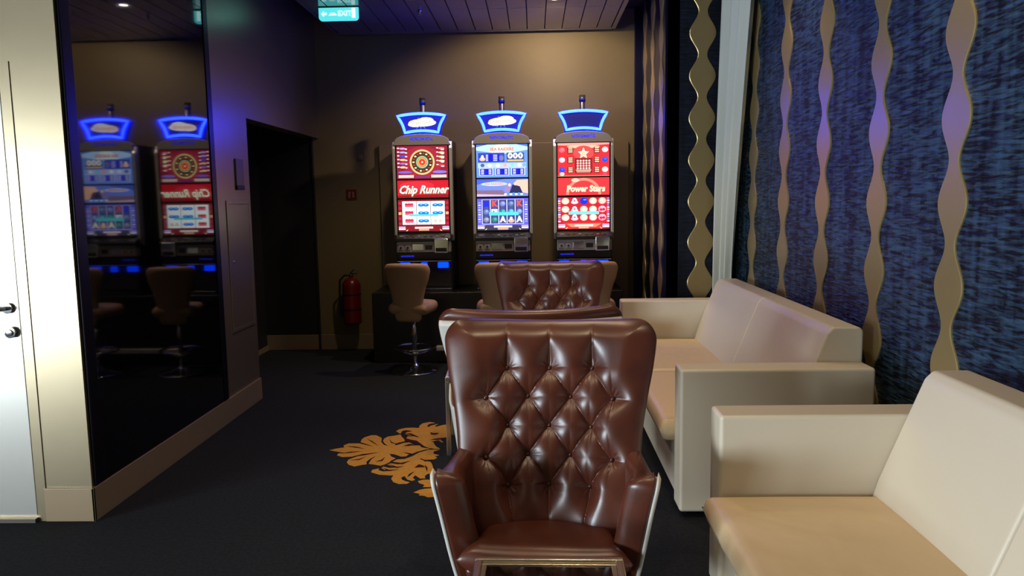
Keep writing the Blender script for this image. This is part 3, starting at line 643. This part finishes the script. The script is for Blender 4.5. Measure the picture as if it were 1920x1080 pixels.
def art_blue(r):
    a = Art(-0.022); a.rect(-0.25, 0.25, 1.108, 1.425, (96, 140, 235))
    a.poly([(-0.25, 1.425), (-0.25, 1.37), (0, 1.33), (0.25, 1.37), (0.25, 1.425)], (176, 214, 255)); a.poly([(-0.05, 1.425), (-0.12, 1.35), (0.12, 1.35), (0.05, 1.425)], (225, 244, 255))
    a.poly([(-0.25, 1.425), (-0.25, 1.40), (-0.14, 1.425)], (70, 110, 210)); a.poly([(0.25, 1.425), (0.25, 1.40), (0.14, 1.425)], (70, 110, 210))
    a.layer(5); a.text('SEA RAIDERS', 0, 1.378, 0.040, (206, 120, 80), bold=0.002)
    a.layer(5); a.rect(-0.232, 0.025, 1.255, 1.345, (44, 60, 170)); a.layer(5); a.rect(0.045, 0.215, 1.255, 1.345, (60, 70, 120))
    a.layer(6); a.rect(-0.13, -0.03, 1.262, 1.335, (12, 16, 190)); a.layer(6); a.ell(-0.19, 1.285, 0.03, 0.018, (240, 180, 150), 12); a.ell(-0.19, 1.305, 0.014, 0.02, (250, 220, 200), 12); a.layer(6); a.ell(-0.005, 1.295, 0.022, 0.028, (110, 110, 160), 12)
    for q in (0.08, 0.13, 0.18): a.layer(6); a.ell(q, 1.315, 0.024, 0.028, (250, 250, 255), 12); a.ell(q, 1.315, 0.010, 0.014, (120, 120, 150), 10)
    a.layer(6); a.rect(0.05, 0.21, 1.262, 1.278, (206, 176, 120))
    a.layer(4); a.rect(-0.235, 0.235, 1.200, 1.248, (170, 190, 250))
    for q, c in ((-0.19, (70, 90, 130)), (-0.12, (220, 230, 255)), (-0.04, (240, 250, 255)), (0.03, (240, 160, 150)), (0.10, (120, 200, 220)), (0.17, (230, 240, 255)), (0.215, (120, 160, 230))): a.layer(5); a.ell(q, 1.226, 0.020, 0.018, c, 10)
    for q in (-0.155, 0.0, 0.155):
        a.layer(5); a.rect(q - 0.068, q + 0.068, 1.128, 1.198, (206, 214, 255)); a.rect(q - 0.060, q + 0.060, 1.132, 1.194, (22, 30, 170)); a.rect(q + 0.0, q + 0.058, 1.136, 1.190, (10, 10, 220))
        for j in range(4): a.k = 9; a.rect(q - 0.05, q - 0.022, 1.140 + j * 0.013, 1.147 + j * 0.013, (210, 220, 255)); a.k = 9; a.rect(q + 0.024, q + 0.050, 1.140 + j * 0.013, 1.147 + j * 0.013, (220, 225, 255))
    a.k = 9
    for j in range(5): a.k = 9; a.rect(-0.155, -0.135, 1.268 + j * 0.013, 1.275 + j * 0.013, (220, 225, 255)); a.k = 9; a.rect(-0.085, -0.045, 1.268 + j * 0.013, 1.275 + j * 0.013, (190, 200, 255))
    a.build('top_screen', M_scr, r, True)
    a = Art(-0.022); a.rect(-0.25, 0.25, 0.925, 1.093, (104, 128, 226)); a.poly([(-0.25, 1.093), (-0.25, 1.04), (0.02, 1.093)], (70, 90, 200)); a.poly([(-0.25, 0.985), (0.0, 0.985), (0.06, 0.925), (-0.25, 0.925)], (126, 96, 120)); a.poly([(-0.25, 0.95), (0.02, 0.94), (0.06, 0.925), (-0.25, 0.925)], (186, 170, 200))
    a.poly([(0.25, 1.085), (0.14, 1.08), (0.10, 1.03), (0.16, 0.97), (0.25, 0.95)], (240, 184, 164))
    a.layer(5); a.ell(-0.08, 1.045, 0.13, 0.020, (170, 200, 255)); a.text('SEA RAIDERS', -0.08, 1.045, 0.032, (214, 130, 90), bold=0.001)
    a.layer(6); a.ell(0.05, 1.0, 0.028, 0.04, (150, 120, 170), 12); a.ell(0.07, 1.035, 0.014, 0.016, (240, 200, 190), 12); a.poly([(0.06, 0.94), (0.10, 1.04), (0.17, 1.02), (0.20, 0.95)], (36, 36, 80)); a.ell(0.125, 1.045, 0.014, 0.016, (230, 190, 170), 12)
    for q in range(7): a.k = 9; a.ell(0.03 + q * 0.026, 0.945 + 0.006 * (q % 2), 0.016, 0.010, (60, 150, 255) if q % 2 else (210, 235, 255), 8)
    a.build('banner_screen', M_scr, r, True)
    a = Art(-0.022); a.rect(-0.25, 0.25, 0.598, 0.905, (96, 90, 214)); a.rect(-0.205, 0.205, 0.655, 0.895, (190, 200, 250))
    sy = [[('sq', (30, 40, 230)), ('r', (90, 110, 170)), ('r', (120, 120, 150))], [('K', (214, 80, 80)), ('m', (220, 226, 240)), ('r', (40, 120, 110))], [('r', (110, 120, 190)), ('r', (40, 130, 120)), ('A', (240, 240, 214))], [('r', (80, 110, 160)), ('r', (60, 150, 190)), ('w', (240, 170, 150))], [('K', (214, 80, 80)), ('r', (110, 130, 200)), ('A', (240, 240, 214))]]
    for i in range(5):
        xc = -0.162 + i * 0.081; a.layer(3); a.rect(xc - 0.036, xc + 0.036, 0.66, 0.892, (56, 62, 122)); a.layer(3); a.rect(xc - 0.020, xc + 0.020, 0.67, 0.88, (72, 80, 140))
        for j in range(3):
            zc = 0.853 - j * 0.077; k, c = sy[i][j]; a.k = 6
            if k == 'sq': a.rect(xc - 0.026, xc + 0.026, zc - 0.028, zc + 0.028, c)
            elif k in 'KA': a.text(k, xc, zc, 0.078, c, bold=0.004)
            elif k == 'm': a.rect(xc - 0.03, xc + 0.03, zc - 0.026, zc + 0.026, c); a.ell(xc - 0.01, zc, 0.01, 0.012, (120, 120, 170), 8)
            elif k == 'w': a.ell(xc, zc - 0.012, 0.030, 0.020, c, 14); a.ell(xc, zc + 0.010, 0.014, 0.018, (250, 220, 210), 12)
            else: a.ell(xc, zc, 0.028, 0.026, c, 10); a.ell(xc + 0.006, zc + 0.006, 0.016, 0.014, tuple(min(255, v + 40) for v in c), 8)
    for s in (-1, 1):
        for q in range(9): a.k = 6; a.rect(s * 0.228 - 0.012, s * 0.228 + 0.012, 0.675 + q * 0.023, 0.686 + q * 0.023, (214, 214, 255) if q % 2 else (150, 160, 250))
    a.layer(12); a.rect(-0.135, 0.155, 0.740, 0.772, (84, 200, 206))
    a.layer(3); a.poly([(-0.25, 0.598), (-0.25, 0.61), (-0.16, 0.645), (-0.07, 0.645), (-0.05, 0.598)], (60, 54, 80)); a.layer(3); a.poly([(0.25, 0.598), (0.25, 0.61), (0.16, 0.645), (0.07, 0.645), (0.05, 0.598)], (60, 54, 80))
    foot(a); a.build('main_screen', M_scr, r, True)
def art_red(r):
    a = Art(-0.022); a.rect(-0.25, 0.25, 1.108, 1.425, (212, 38, 48)); a.poly([(-0.25, 1.425), (0.25, 1.425), (0.25, 1.41), (0, 1.395), (-0.25, 1.405)], (240, 150, 140)); a.ell(0, 1.39, 0.16, 0.016, (250, 180, 150), 20); a.ell(0, 1.33, 0.1, 0.07, (226, 70, 70), 24)
    a.layer(5); a.star(0.0, 1.325, 0.058, (255, 226, 200)); a.star(0.0, 1.325, 0.036, (250, 190, 150))
    a.layer(5); a.rect(-0.085, 0.085, 1.135, 1.282, (130, 24, 34)); 
    for i in range(5):
        for j in range(4): a.k = 7; a.ell(-0.056 + i * 0.028, 1.255 - j * 0.024, 0.011, 0.010, (250, 190, 180), 8)
    for j in range(3): a.k = 7; a.rect(-0.065 - 0.005 * j, 0.065 + 0.005 * j, 1.145 + j * 0.010, 1.150 + j * 0.010, (250, 200, 170))
    for s in (-1, 1):
        for j in range(3):
            z = 1.36 - j * 0.095; a.layer(4); a.rect(s * 0.128 - 0.028, s * 0.128 + 0.028, z - 0.032, z + 0.026, (104, 22, 26))
            for q in range(3): a.k = 6; a.rect(s * 0.128 - 0.018, s * 0.128 + 0.022, z - 0.024 + q * 0.018, z - 0.014 + q * 0.018, (240, 210, 170))
            c = {(-1, 0): (230, 90, 100), (1, 0): (250, 214, 220), (-1, 1): (240, 190, 200), (1, 1): (30, 70, 220), (-1, 2): (30, 60, 220), (1, 2): (245, 225, 190)}[(s, j)]
            a.k = 6; a.ell(s * 0.208, z, 0.030, 0.026, c, 14); a.ell(s * 0.208 + 0.004, z + 0.006, 0.016, 0.012, tuple(min(255, v + 30) for v in c), 12)
            if j == 2: a.k = 6; a.ell(s * 0.208, z - 0.040, 0.024, 0.018, (250, 190, 170) if s < 0 else (214, 60, 90), 12)
    a.layer(3); a.rect(-0.25, 0.25, 1.108, 1.112, (240, 180, 140)); a.build('top_screen', M_scr, r, True)
    a = Art(-0.022); a.rect(-0.25, 0.25, 0.925, 1.093, (224, 50, 56))
    n = 24; pts = [(0.17 * math.cos(PI * i / n) * q, 0.93 + 0.16 * math.sin(PI * i / n) * q) for q in (1.0, 0.84) for i in range(n + 1)]
    a.put(pts, [(i, i + 1, n + 2 + i, n + 1 + i) for i in range(n)], (246, 130, 110)); a.ell(-0.08, 1.07, 0.04, 0.018, (255, 190, 170), 14)
    a.layer(5); a.text('Power Stars', 0.02, 0.985, 0.082, (255, 214, 180), shear=0.1, bold=0.004, sx=0.92)
    a.build('banner_screen', M_scr, r, True)
    a = Art(-0.022); a.rect(-0.25, 0.25, 0.598, 0.905, (186, 26, 44)); a.poly([(-0.2, 0.598), (-0.2, 0.66), (0.2, 0.66), (0.2, 0.598)], (224, 44, 48)); a.poly([(-0.12, 0.615), (-0.17, 0.648), (0.17, 0.648), (0.12, 0.615)], (246, 130, 100))
    cs = [(250, 238, 190), (240, 220, 225), (250, 236, 190), (250, 226, 196), (250, 190, 170)]
    for i in range(5):
        for j in range(3):
            x = -0.178 + i * 0.0895; z = 0.868 - j * 0.080; a.layer(4)
            if i == 1: a.ell(x, z - 0.012, 0.036, 0.018, (230, 180, 200), 14); a.ell(x, z + 0.006, 0.024, 0.024, (245, 225, 232), 14); a.ell(x, z + 0.002, 0.012, 0.010, (170, 110, 140), 8)
            elif (i, j) == (2, 0): a.ell(x, z, 0.038, 0.034, (20, 40, 200), 14); a.ell(x + 0.01, z + 0.012, 0.016, 0.008, (80, 150, 250), 10)
            elif i == 4 and j > 0:
                a.ell(x, z, 0.038, 0.032, (240, 170, 190), 14); a.ell(x - 0.012, z - 0.006, 0.014, 0.014, (200, 30, 50), 12); a.ell(x + 0.014, z - 0.004, 0.014, 0.014, (200, 30, 50), 12)
            else: a.ell(x, z, 0.040, 0.034, (224, 120, 110), 18); a.ell(x, z, 0.034, 0.029, cs[i] if (j + i) % 3 else (250, 206, 180), 18); a.ell(x - 0.008, z + 0.008, 0.014, 0.010, (255, 252, 236), 12)
    for s in (-1, 1):
        for q in range(11): a.k = 4; a.rect(s * 0.238 - 0.012, s * 0.238 + 0.012, 0.665 + q * 0.022, 0.678 + q * 0.022, [(220, 220, 250), (110, 120, 230), (240, 180, 160)][q % 3])
    a.layer(12); a.rect(-0.148, 0.148, 0.738, 0.768, (110, 206, 220))
    foot(a); a.build('main_screen', M_scr, r, True)

PZ = 0.70
w = empty('machine_plinth', (-0.37, 7.5, 0))
g = MB(); g.box(-1.23, 1.23, 0.0, YB - 0.05 - 7.5, 0.0, PZ, 0.008, 2); g.build('body', M_plinth, w)
g = MB(); g.box(-0.60, 1.1, -0.07, 0.0, 0.13, 0.175, 0.006); g.build('foot_rail', M_rail, w)
tag(w, 'long black lacquered plinth under the three slot machines', 'plinth')
mach0, top0 = base_machine(); freeze(mach0)
machs = [mach0]
for k in range(2): machs.append(copy_tree(mach0))
def child(o, n):
    return [q for q in bpy.data.objects if q.parent == o and q.name.split('.')[0] == n][0]
for (x, lab, art, on), m_ in zip(((-1.078, 'left slot machine with dark red roulette screens and a lit white topper, extinguisher side', art_chip, True),
                         (-0.300, 'middle slot machine with blue sea adventure screens and a lit white topper', art_blue, True),
                         (0.490, 'right slot machine with bright red fruit screens and an empty dark blue topper', art_red, False)), machs):
    m_.location = (x, 7.62, PZ); tag(m_, lab, 'slot machine', 'slot machines along the back wall')
    tp_ = child(m_, 'topper')
    art(m_); topper_art(tp_, on)

# ------------------------------------------------------------------ stools
def make_stool():      # front is +y (towards the machines)
    r = empty('casino_stool', (0, 0, 0), cat='stool', group='tan stools at the slot machines')
    hw = curve([0.50, 0.56, 0.66, 0.80, 0.92, 1.00, 1.035], [0.118, 0.128, 0.138, 0.165, 0.205, 0.210, 0.185])
    def C(U, V):
        z = lerp(0.49, 1.035, V); w = hw(z); w = w * (1 - 0.25 * np.clip((0.54 - z) / 0.05, 0, 1) ** 2)
        return U * w, -0.17 - 0.06 * (V - 0.3) + 0.05 * np.abs(U) ** 2 * (0.4 + V), z + 0 * U - 0.012 * np.abs(U) ** 3 * V
    pad('backrest', C, 0.17, 0.54, 0.028, 0.035, 0.035, M_tan, r, 26, 34, sgn=-1)
    def C2(U, V):
        z = lerp(0.51, 1.02, V); w = hw(z) * 0.965
        return U * w, -0.165 - 0.06 * (V - 0.3) + 0.05 * np.abs(U) ** 2 * (0.4 + V), z + 0 * U
    pad('back_cushion', C2, 0.17, 0.50, 0.055, 0.0, 0.03, M_tan, r, 22, 26, sgn=-1)
    def D(U, V):
        w = 0.205 * np.sqrt(np.clip(1 - 0.35 * (2 * V - 1) ** 4 - 0.0, 0, 1))
        return U * w, lerp(-0.20, 0.21, V), 0.615 + 0 * U - 0.01 * np.abs(U) ** 2
    pad('seat', D, 0.2, 0.4, 0.05, 0.055, 0.055, M_tan, r, 22, 22)
    g = MB(); g.lathe([(0.05, 0.535), (0.12, 0.55), (0.14, 0.575), (0.10, 0.58)]); g.build('seat_plate', M_mdark, r)
    g = MB(); g.lathe([(0.022, 0.05), (0.022, 0.30), (0.030, 0.305), (0.030, 0.42), (0.022, 0.425), (0.022, 0.54)]); g.build('pole', M_chrome, r)
    g = MB(); g.lathe([(0.215, 0.0), (0.218, 0.006), (0.21, 0.014), (0.12, 0.028), (0.05, 0.045), (0.034, 0.07), (0.030, 0.075)], n=40); g.build('base', M_chrome, r)
    g = MB(); g.tube([(0.185 * math.cos(2 * PI * k / 36), 0.185 * math.sin(2 * PI * k / 36), 0.225) for k in range(36)], 0.010, 10, True)
    for k in range(3):
        a = PI / 2 + 2 * PI * k / 3 + 0.4; g.tube([(0.025 * math.cos(a), 0.025 * math.sin(a), 0.16), (0.10 * math.cos(a), 0.10 * math.sin(a), 0.19), (0.185 * math.cos(a), 0.185 * math.sin(a), 0.225)], 0.008, 8)
    g.lathe([(0.024, 0.14), (0.034, 0.145), (0.034, 0.185), (0.024, 0.19)])
    g.build('foot_ring', M_chrome, r)
    return r
st = make_stool(); freeze(st)
place(st, True, (-1.135, 7.14, 0), math.radians(-9), 'tan leather swivel stool at the left slot machine, fully in view')
place(st, False, (-0.335, 7.12, 0), math.radians(4), 'tan leather stool at the middle slot machine, half hidden by the far armchair')
place(st, False, (0.545, 7.12, 0), math.radians(-3), 'tan leather stool at the right slot machine behind the far armchair')

# ------------------------------------------------------------------ extinguisher, signs on the back wall
w = empty('fire_extinguisher', (-1.945, 8.12, 0.30), label='red fire extinguisher on the back wall beside the doorway', cat='fire extinguisher')
g = MB(); g.lathe([(0.085, 0.0), (0.095, 0.008), (0.097, 0.03), (0.097, 0.40), (0.090, 0.44), (0.065, 0.475), (0.03, 0.49), (0.022, 0.50)]); g.build('cylinder', M_red, w)
g = MB(); g.lathe([(0.098, 0.15), (0.0985, 0.152), (0.0985, 0.165), (0.098, 0.167)]); g.build('strap', M_rubber, w)
g = MB(); g.lathe([(0.098, 0.31), (0.0985, 0.312), (0.0985, 0.325), (0.098, 0.327)]); g.build('strap', M_rubber, w)
g = MB(); g.lathe([(0.022, 0.49), (0.022, 0.53), (0.012, 0.535)]); g.box(-0.012, 0.07, -0.012, 0.012, 0.53, 0.545, 0.003); g.tube([(0.0, 0, 0.545), (0.03, 0, 0.575), (0.08, 0, 0.585)], 0.008, 8); g.build('valve_handle', M_chrome, w)
g = MB(); g.tube([(-0.01, -0.01, 0.515), (-0.06, -0.02, 0.525), (-0.115, -0.02, 0.47), (-0.125, -0.01, 0.35), (-0.12, -0.01, 0.2), (-0.105, -0.02, 0.08)], 0.011, 10); g.build('hose', M_rubber, w)
g = MB(); g.box(-0.04, 0.04, 0.097, 0.13, 0.05, 0.46, 0.004); g.build('wall_bracket', M_rubber, w)
w = empty('fire_sign', (-1.936, YB - 0.004, 1.67), label='small square dark red safety sign on the back wall above the extinguisher', cat='sign')
g = MB(); g.box(-0.055, 0.055, -0.004, 0.004, -0.055, 0.055); g.build('plate', M_redsign, w)
g = MB(); g.box(-0.03, -0.012, -0.006, -0.004, -0.035, 0.02); g.box(-0.026, -0.004, -0.006, -0.004, 0.02, 0.03); g.box(0.012, 0.03, -0.006, -0.004, -0.03, 0.03); g.build('pictogram', M_whitepaint, w)
w = MB(); w.lathe([(0.001, 0.0), (0.03, 0.0), (0.034, 0.004), (0.034, 0.014), (0.001, 0.014)], n=24)
o = w.build('wall_sensor', M_wall); o.rotation_euler = (PI / 2, 0, 0); o.location = (-1.83, YB, 2.06); o.rotation_euler = (PI / 2, 0, 0)
tag(o, 'faint round wall coloured sensor disc high on the back wall', 'sensor')

# ------------------------------------------------------------------ sofas
def make_sofa(name, y_far, n, wd_, label):
    # arms at both ends, built with local y running towards the camera from the far end
    L = n * wd_ + 0.33; r = empty(name, (1.18, y_far - L / 2, 0), label=label, cat='sofa', group='cream leather sofas along the blue wall')
    ox, oy = -1.18, -(y_far - L / 2)
    X = lambda x: x + ox
    Y = lambda y: y + oy
    for y0 in (y_far - 0.165, y_far - L):
        g = MB(); g.box(X(0.71), X(1.655), Y(y0), Y(y0 + 0.165), 0.03, 0.755, 0.016, 4); g.build('armrest', M_cream, r)
    a, b = y_far - L + 0.165, y_far - 0.165
    g = MB(); g.box(X(0.735), X(1.60), Y(a + 0.001), Y(b - 0.001), 0.03, 0.34, 0.008, 2); g.build('base', M_cream, r)
    for k in range(n):
        y0 = a + k * wd_; y1 = y0 + wd_
        # seat cushion
        def C(U, V, y0=y0, y1=y1):
            return lerp(X(0.642), X(1.36), (U + 1) / 2), lerp(Y(y0) + 0.003, Y(y1) - 0.003, V), 0.393 + 0 * U
        c = pad('seat_cushion', C, 0.36, wd_, lambda U, V: 0.052 + 0.012 * (1 - U**2) * (1 - (2 * V - 1)**2), 0.052, 0.035, M_seat, r, 24, 24)
        prof = [(X(1.285), 0.40), (X(1.315), 0.50), (X(1.475), 0.90), (X(1.505), 0.93), (X(1.64), 0.93), (X(1.66), 0.91), (X(1.66), 0.10), (X(1.40), 0.10)]
        g = MB(); g.prism(prof, 1, Y(y0) + 0.002, Y(y1) - 0.002, 0.028, 5); g.build('back_cushion', M_cream, r)
    for sx in (0.78, 1.58):
        for sy in (a - 0.08, b + 0.08):
            g = MB(); g.box(X(sx) - 0.03, X(sx) + 0.03, Y(sy) - 0.03, Y(sy) + 0.03, 0.0, 0.03, 0.003); g.build('foot', M_blacktrim, r)
    return r
make_sofa('sofa', 6.46, 2, 1.2, 'long cream leather sofa standing farther back against the blue wall')
make_sofa('sofa', 3.09, 3, 0.76, 'cream leather sofa at the lower right, nearest the camera')

# ------------------------------------------------------------------ armchairs
TA, TB_, ZR = 0.178, 0.108, [0.912, 0.804, 0.696, 0.588, 0.480]
def tuft(x, z):
    z1, z2, z4, z5 = ZR[0], ZR[1], ZR[3], ZR[4]; D = 1.0
    sx = np.abs(np.sin(PI * x / TA)); sx = np.where(np.abs(x) > 1.5 * TA, 1.0, sx)
    zc = np.clip(z, z5, z1); zeta = (zc - z1) / (2 * TB_)
    sp = np.abs(np.sin(PI * (x / TA + zeta))); sq = np.abs(np.sin(PI * (x / TA - zeta)))
    h = 0.42 * np.maximum(sp, sq) + 0.58 * (sp * sq) ** 0.38
    sz = np.abs(np.sin(PI * (zc - z2) / (2 * TB_)))
    h = np.where(np.abs(x) > 1.5 * TA, sz, h)
    dz = np.clip((z - z1) / 0.13, 0, 1) + np.clip((z5 - z) / 0.12, 0, 1)
    s3 = lambda t: t * t * (3 - 2 * t)
    dz = s3(dz)
    e = lerp(1.0, 0.16, dz); fade = lerp(1.0, 0.42, dz)
    ho = 1 - fade * (1 - sx ** e)
    h = np.where((z > z1) | (z < z5), ho, h)
    return h
def make_chair():      # front is -y
    r = empty('wingback_armchair', (0, 0, 0), cat='armchair', group='tufted brown leather armchairs')
    hw = curve([0.24, 0.31, 0.45, 0.60, 0.70, 0.83, 0.95, 1.03, 1.115], [0.255, 0.272, 0.315, 0.344, 0.354, 0.378, 0.406, 0.420, 0.425])
    Z0, Z1 = 0.25, 1.105
    def W(z, r_=0.075, sh=0.0):
        w = hw(z) - sh; t = np.clip((z - (Z1 - sh - r_)) / r_, 0, 1); return w - r_ + r_ * np.sqrt(np.clip(1 - t * t, 0, 1))
    def yb(u, z):
        k = np.interp(z, [0.25, 0.5, 0.8, 1.1], [0.16, 0.14, 0.115, 0.075])
        return np.interp(z, [0.25, 0.45, 1.12], [0.12, 0.155, 0.345]) - k * np.abs(u) ** 2.6
    def C(U, V):
        z = lerp(Z0, Z1, V); u = U; x = u * W(z)
        return x, yb(x / hw(z), z), z + 0.012 * (np.abs(u) ** 2) * np.clip((V - 0.8) / 0.2, 0, 1)
    def disp(U, V, P, e):
        f = np.clip((e - 0.004) / 0.085, 0, 1); f = f * f * (3 - 2 * f)
        X_, Z_ = P[..., 0], P[..., 2]; wr = 0 * X_
        for j, zb in enumerate(ZR):      # gathered folds radiating from each button
            for i in range(-2, 3):
                xb = i * TA if j % 2 == 0 else (i + 0.5) * TA
                if abs(xb) > (1.2 if j % 2 == 0 else 1.6) * TA: continue
                dx, dz = X_ - xb, Z_ - zb; rr_ = np.hypot(dx, dz); th = np.arctan2(dz, dx)
                wr += (np.sin(13 * th + 2.1 * j + i) + 0.6 * np.sin(8 * th + 1.3 * i + j)) * np.exp(-((rr_ - 0.022) / 0.013) ** 2) * 0.0011
        return (0.046 * (tuft(X_, Z_) - 0.66) + wr) * f
    pad('tufted_back', C, 0.36, 0.86, 0.074, 0.030, 0.13, M_brown, r, 230, 270, soft=True, disp=disp, Rb=0.03, sgn=1)
    back = bpy.data.objects[[o.name for o in bpy.data.objects if o.parent == r and o.name.startswith('tufted_back')][0]]
    # buttons sit in the lowest points
    bm_ = MB(); bm_.lathe([(0.001, -0.004), (0.008, -0.004), (0.0105, 0.0), (0.009, 0.004), (0.004, 0.0065), (0.001, 0.007)], n=16); b0 = bm_.build('button', M_button, back)
    firstb = True
    for j, z in enumerate(ZR):
        xs_ = [-TA, 0, TA] if j % 2 == 0 else [-1.5 * TA, -0.5 * TA, 0.5 * TA, 1.5 * TA]
        for x in xs_:
            e = 1e-3; y0_ = float(yb(x / float(hw(z)), z)); ty = (float(yb(x / float(hw(z + 0.01)), z + 0.01)) - y0_) / 0.01; tx = (float(yb((x + 0.01) / float(hw(z)), z)) - y0_) / 0.01
            n = Vector((tx, -1, ty)).normalized(); off = 0.074 + 0.046 * (0.0 - 0.66) + 0.004
            b = b0 if firstb else b0.copy()
            if not firstb: COL.objects.link(b); b.parent = back
            firstb = False
            b.location = (x + n.x * off, y0_ + n.y * off, z + n.z * off); b.rotation_euler = n.to_track_quat('Z', 'Y').to_euler()
    # white outer shell
    def CS(U, V):
        z = lerp(0.20, Z1 - 0.042, V); w = W(z, 0.07, 0.0) - 0.002; x = U * w
        return x, yb(x / hw(z), z) + 0.036, z + 0 * U
    pad('outer_shell', CS, 0.34, 0.86, 0.004, 0.016, 0.012, M_white, r, 50, 40)
    # arms
    for s in (-1, 1):
        def CA(U, V, s=s, off=0.0, grow=0.0):
            t = (U + 1) / 2          # 0 back .. 1 front tip
            zt = lerp(0.66, 0.640, t) - 0.030 * np.sin(PI * np.clip(t, 0, 1)) ** 1.2 + 0.02 * np.clip((t - 0.75) / 0.25, 0, 1) ** 2 + grow
            zt = zt - (0.05 * (1 - t) if off else 0); z = 0.20 + (zt - 0.20) * V
            bulge = np.sin(PI * V * 0.5) ** 0.62
            xt = 0.262 + 0.062 * bulge + 0.038 * V ** 3 * t + 0.014 * t
            x = xt + 0.018 * np.sin(PI * t) + off
            yy = lerp(0.13, -0.235, t) + 0.0 * V + t * (0.05 * (1 - V) ** 1.5) - 0.02 * t * V - grow * 1.0 * t
            rc = 0.06; c = np.clip((V - (1 - rc / 0.48)) / (rc / 0.48), 0, 1)      # rounded tip corner
            yy = yy + t * rc * (1 - np.sqrt(np.clip(1 - c * c, 0, 1)))
            return s * x, yy, z
        pad('arm_cushion', CA, 0.19, 0.48, lambda U, V: 0.052 + 0.048 * np.clip((U + 0.2) / 1.2, 0, 1), 0.015, 0.055, M_brown, r, 30, 34, Rb=0.03, sgn=(1 if s < 0 else 1) * s)
        pad('arm_shell', lambda U, V, s=s: CA(U, V, s, 0.017, 0.0), 0.19, 0.48, 0.006, 0.009, 0.010, M_white, r, 24, 26, sgn=s)
    # seat cushion
    def CC(U, V):
        w = lerp(0.305, 0.240, V ** 0.9) * (1 - 0.05 * (1 - (2 * V - 1) ** 2)) ; fr = -0.30 + 0.02 * U ** 2
        return U * w, lerp(fr, 0.125, V), lerp(0.352, 0.302, V) + 0.010 * np.abs(U) ** 4
    pad('seat_cushion', CC, 0.27, 0.43, lambda U, V: 0.050 + 0.014 * (1 - U**2) * (1 - (2 * V - 1)**2), 0.05, 0.055, M_brown, r, 34, 30)
    g = MB(); g.prism([(-0.27, 0.20), (0.27, 0.20), (0.285, 0.31), (-0.285, 0.31)], 1, -0.235, 0.10, 0.02, 3); g.build('seat_frame', M_brown, r)
    g = MB(); g.box(-0.25, 0.25, -0.20, 0.12, 0.17, 0.21, 0.01, 2); g.build('underframe', M_white, r)
    for sx in (-1, 1):
        for y0_, y1_ in ((-0.17, -0.23), (0.09, 0.16)):
            g = MB(); g.tube([(sx * 0.21, y0_, 0.19), (sx * 0.255, y1_, 0.0)], [0.016, 0.011], 12); g.build('leg', M_chrome, r)
    return r
ch = make_chair(); freeze(ch)
place(ch, True, (0.040, 2.80, 0), math.radians(-4), 'brown tufted leather armchair in the foreground, facing the camera, seat in view')
place(ch, False, (-0.035, 3.74, 0), math.radians(180 + 4), 'brown armchair turned away, white shell back just behind the foreground armchair')
place(ch, False, (0.125, 5.72, 0), math.radians(1), 'farthest brown tufted armchair, facing the camera in front of the slot machines')

# ------------------------------------------------------------------ side tables
def make_table():
    r = empty('side_table', (0, 0, 0), cat='side table', group='square metal framed side tables')
    h, s = 0.505, 0.226
    g = MB()
    for a, b, c, d in ((-s, s, -s, -s + 0.022), (-s, s, s - 0.022, s), (-s, -s + 0.022, -s + 0.022, s - 0.022), (s - 0.022, s, -s + 0.022, s - 0.022)): g.box(a, b, c, d, h - 0.03, h, 0.004, 2)
    q = s - 0.022 
    g.build('frame', M_brass, r)
    g = MB()
    for a, b, c, d in ((-q, q, -q, -q + 0.016), (-q, q, q - 0.016, q), (-q, -q + 0.016, -q + 0.016, q - 0.016), (q - 0.016, q, -q + 0.016, q - 0.016)): g.box(a, b, c, d, h - 0.028, h - 0.008, 0.003, 2)
    g.build('inner_rim', M_brass, r)
    g = MB(); g.box(-q + 0.016, q - 0.016, -q + 0.016, q - 0.016, h - 0.022, h - 0.012); g.build('glass_top', M_tabletop, r)
    for sx in (-1, 1):
        for sy in (-1, 1):
            g = MB(); g.box(sx * (s - 0.014) - 0.014, sx * (s - 0.014) + 0.014, sy * (s - 0.014) - 0.014, sy * (s - 0.014) + 0.014, 0, h - 0.03, 0.003, 2); g.build('leg', M_brass, r)
    return r
tb = make_table(); freeze(tb)
place(tb, True, (0.030, 2.045, 0), math.radians(-1), 'square metal framed side table at the bottom edge in front of the foreground armchair')
place(tb, False, (-0.345, 4.93, 0), math.radians(2), 'square metal framed side table behind the turned away armchair, over the carpet medallion')
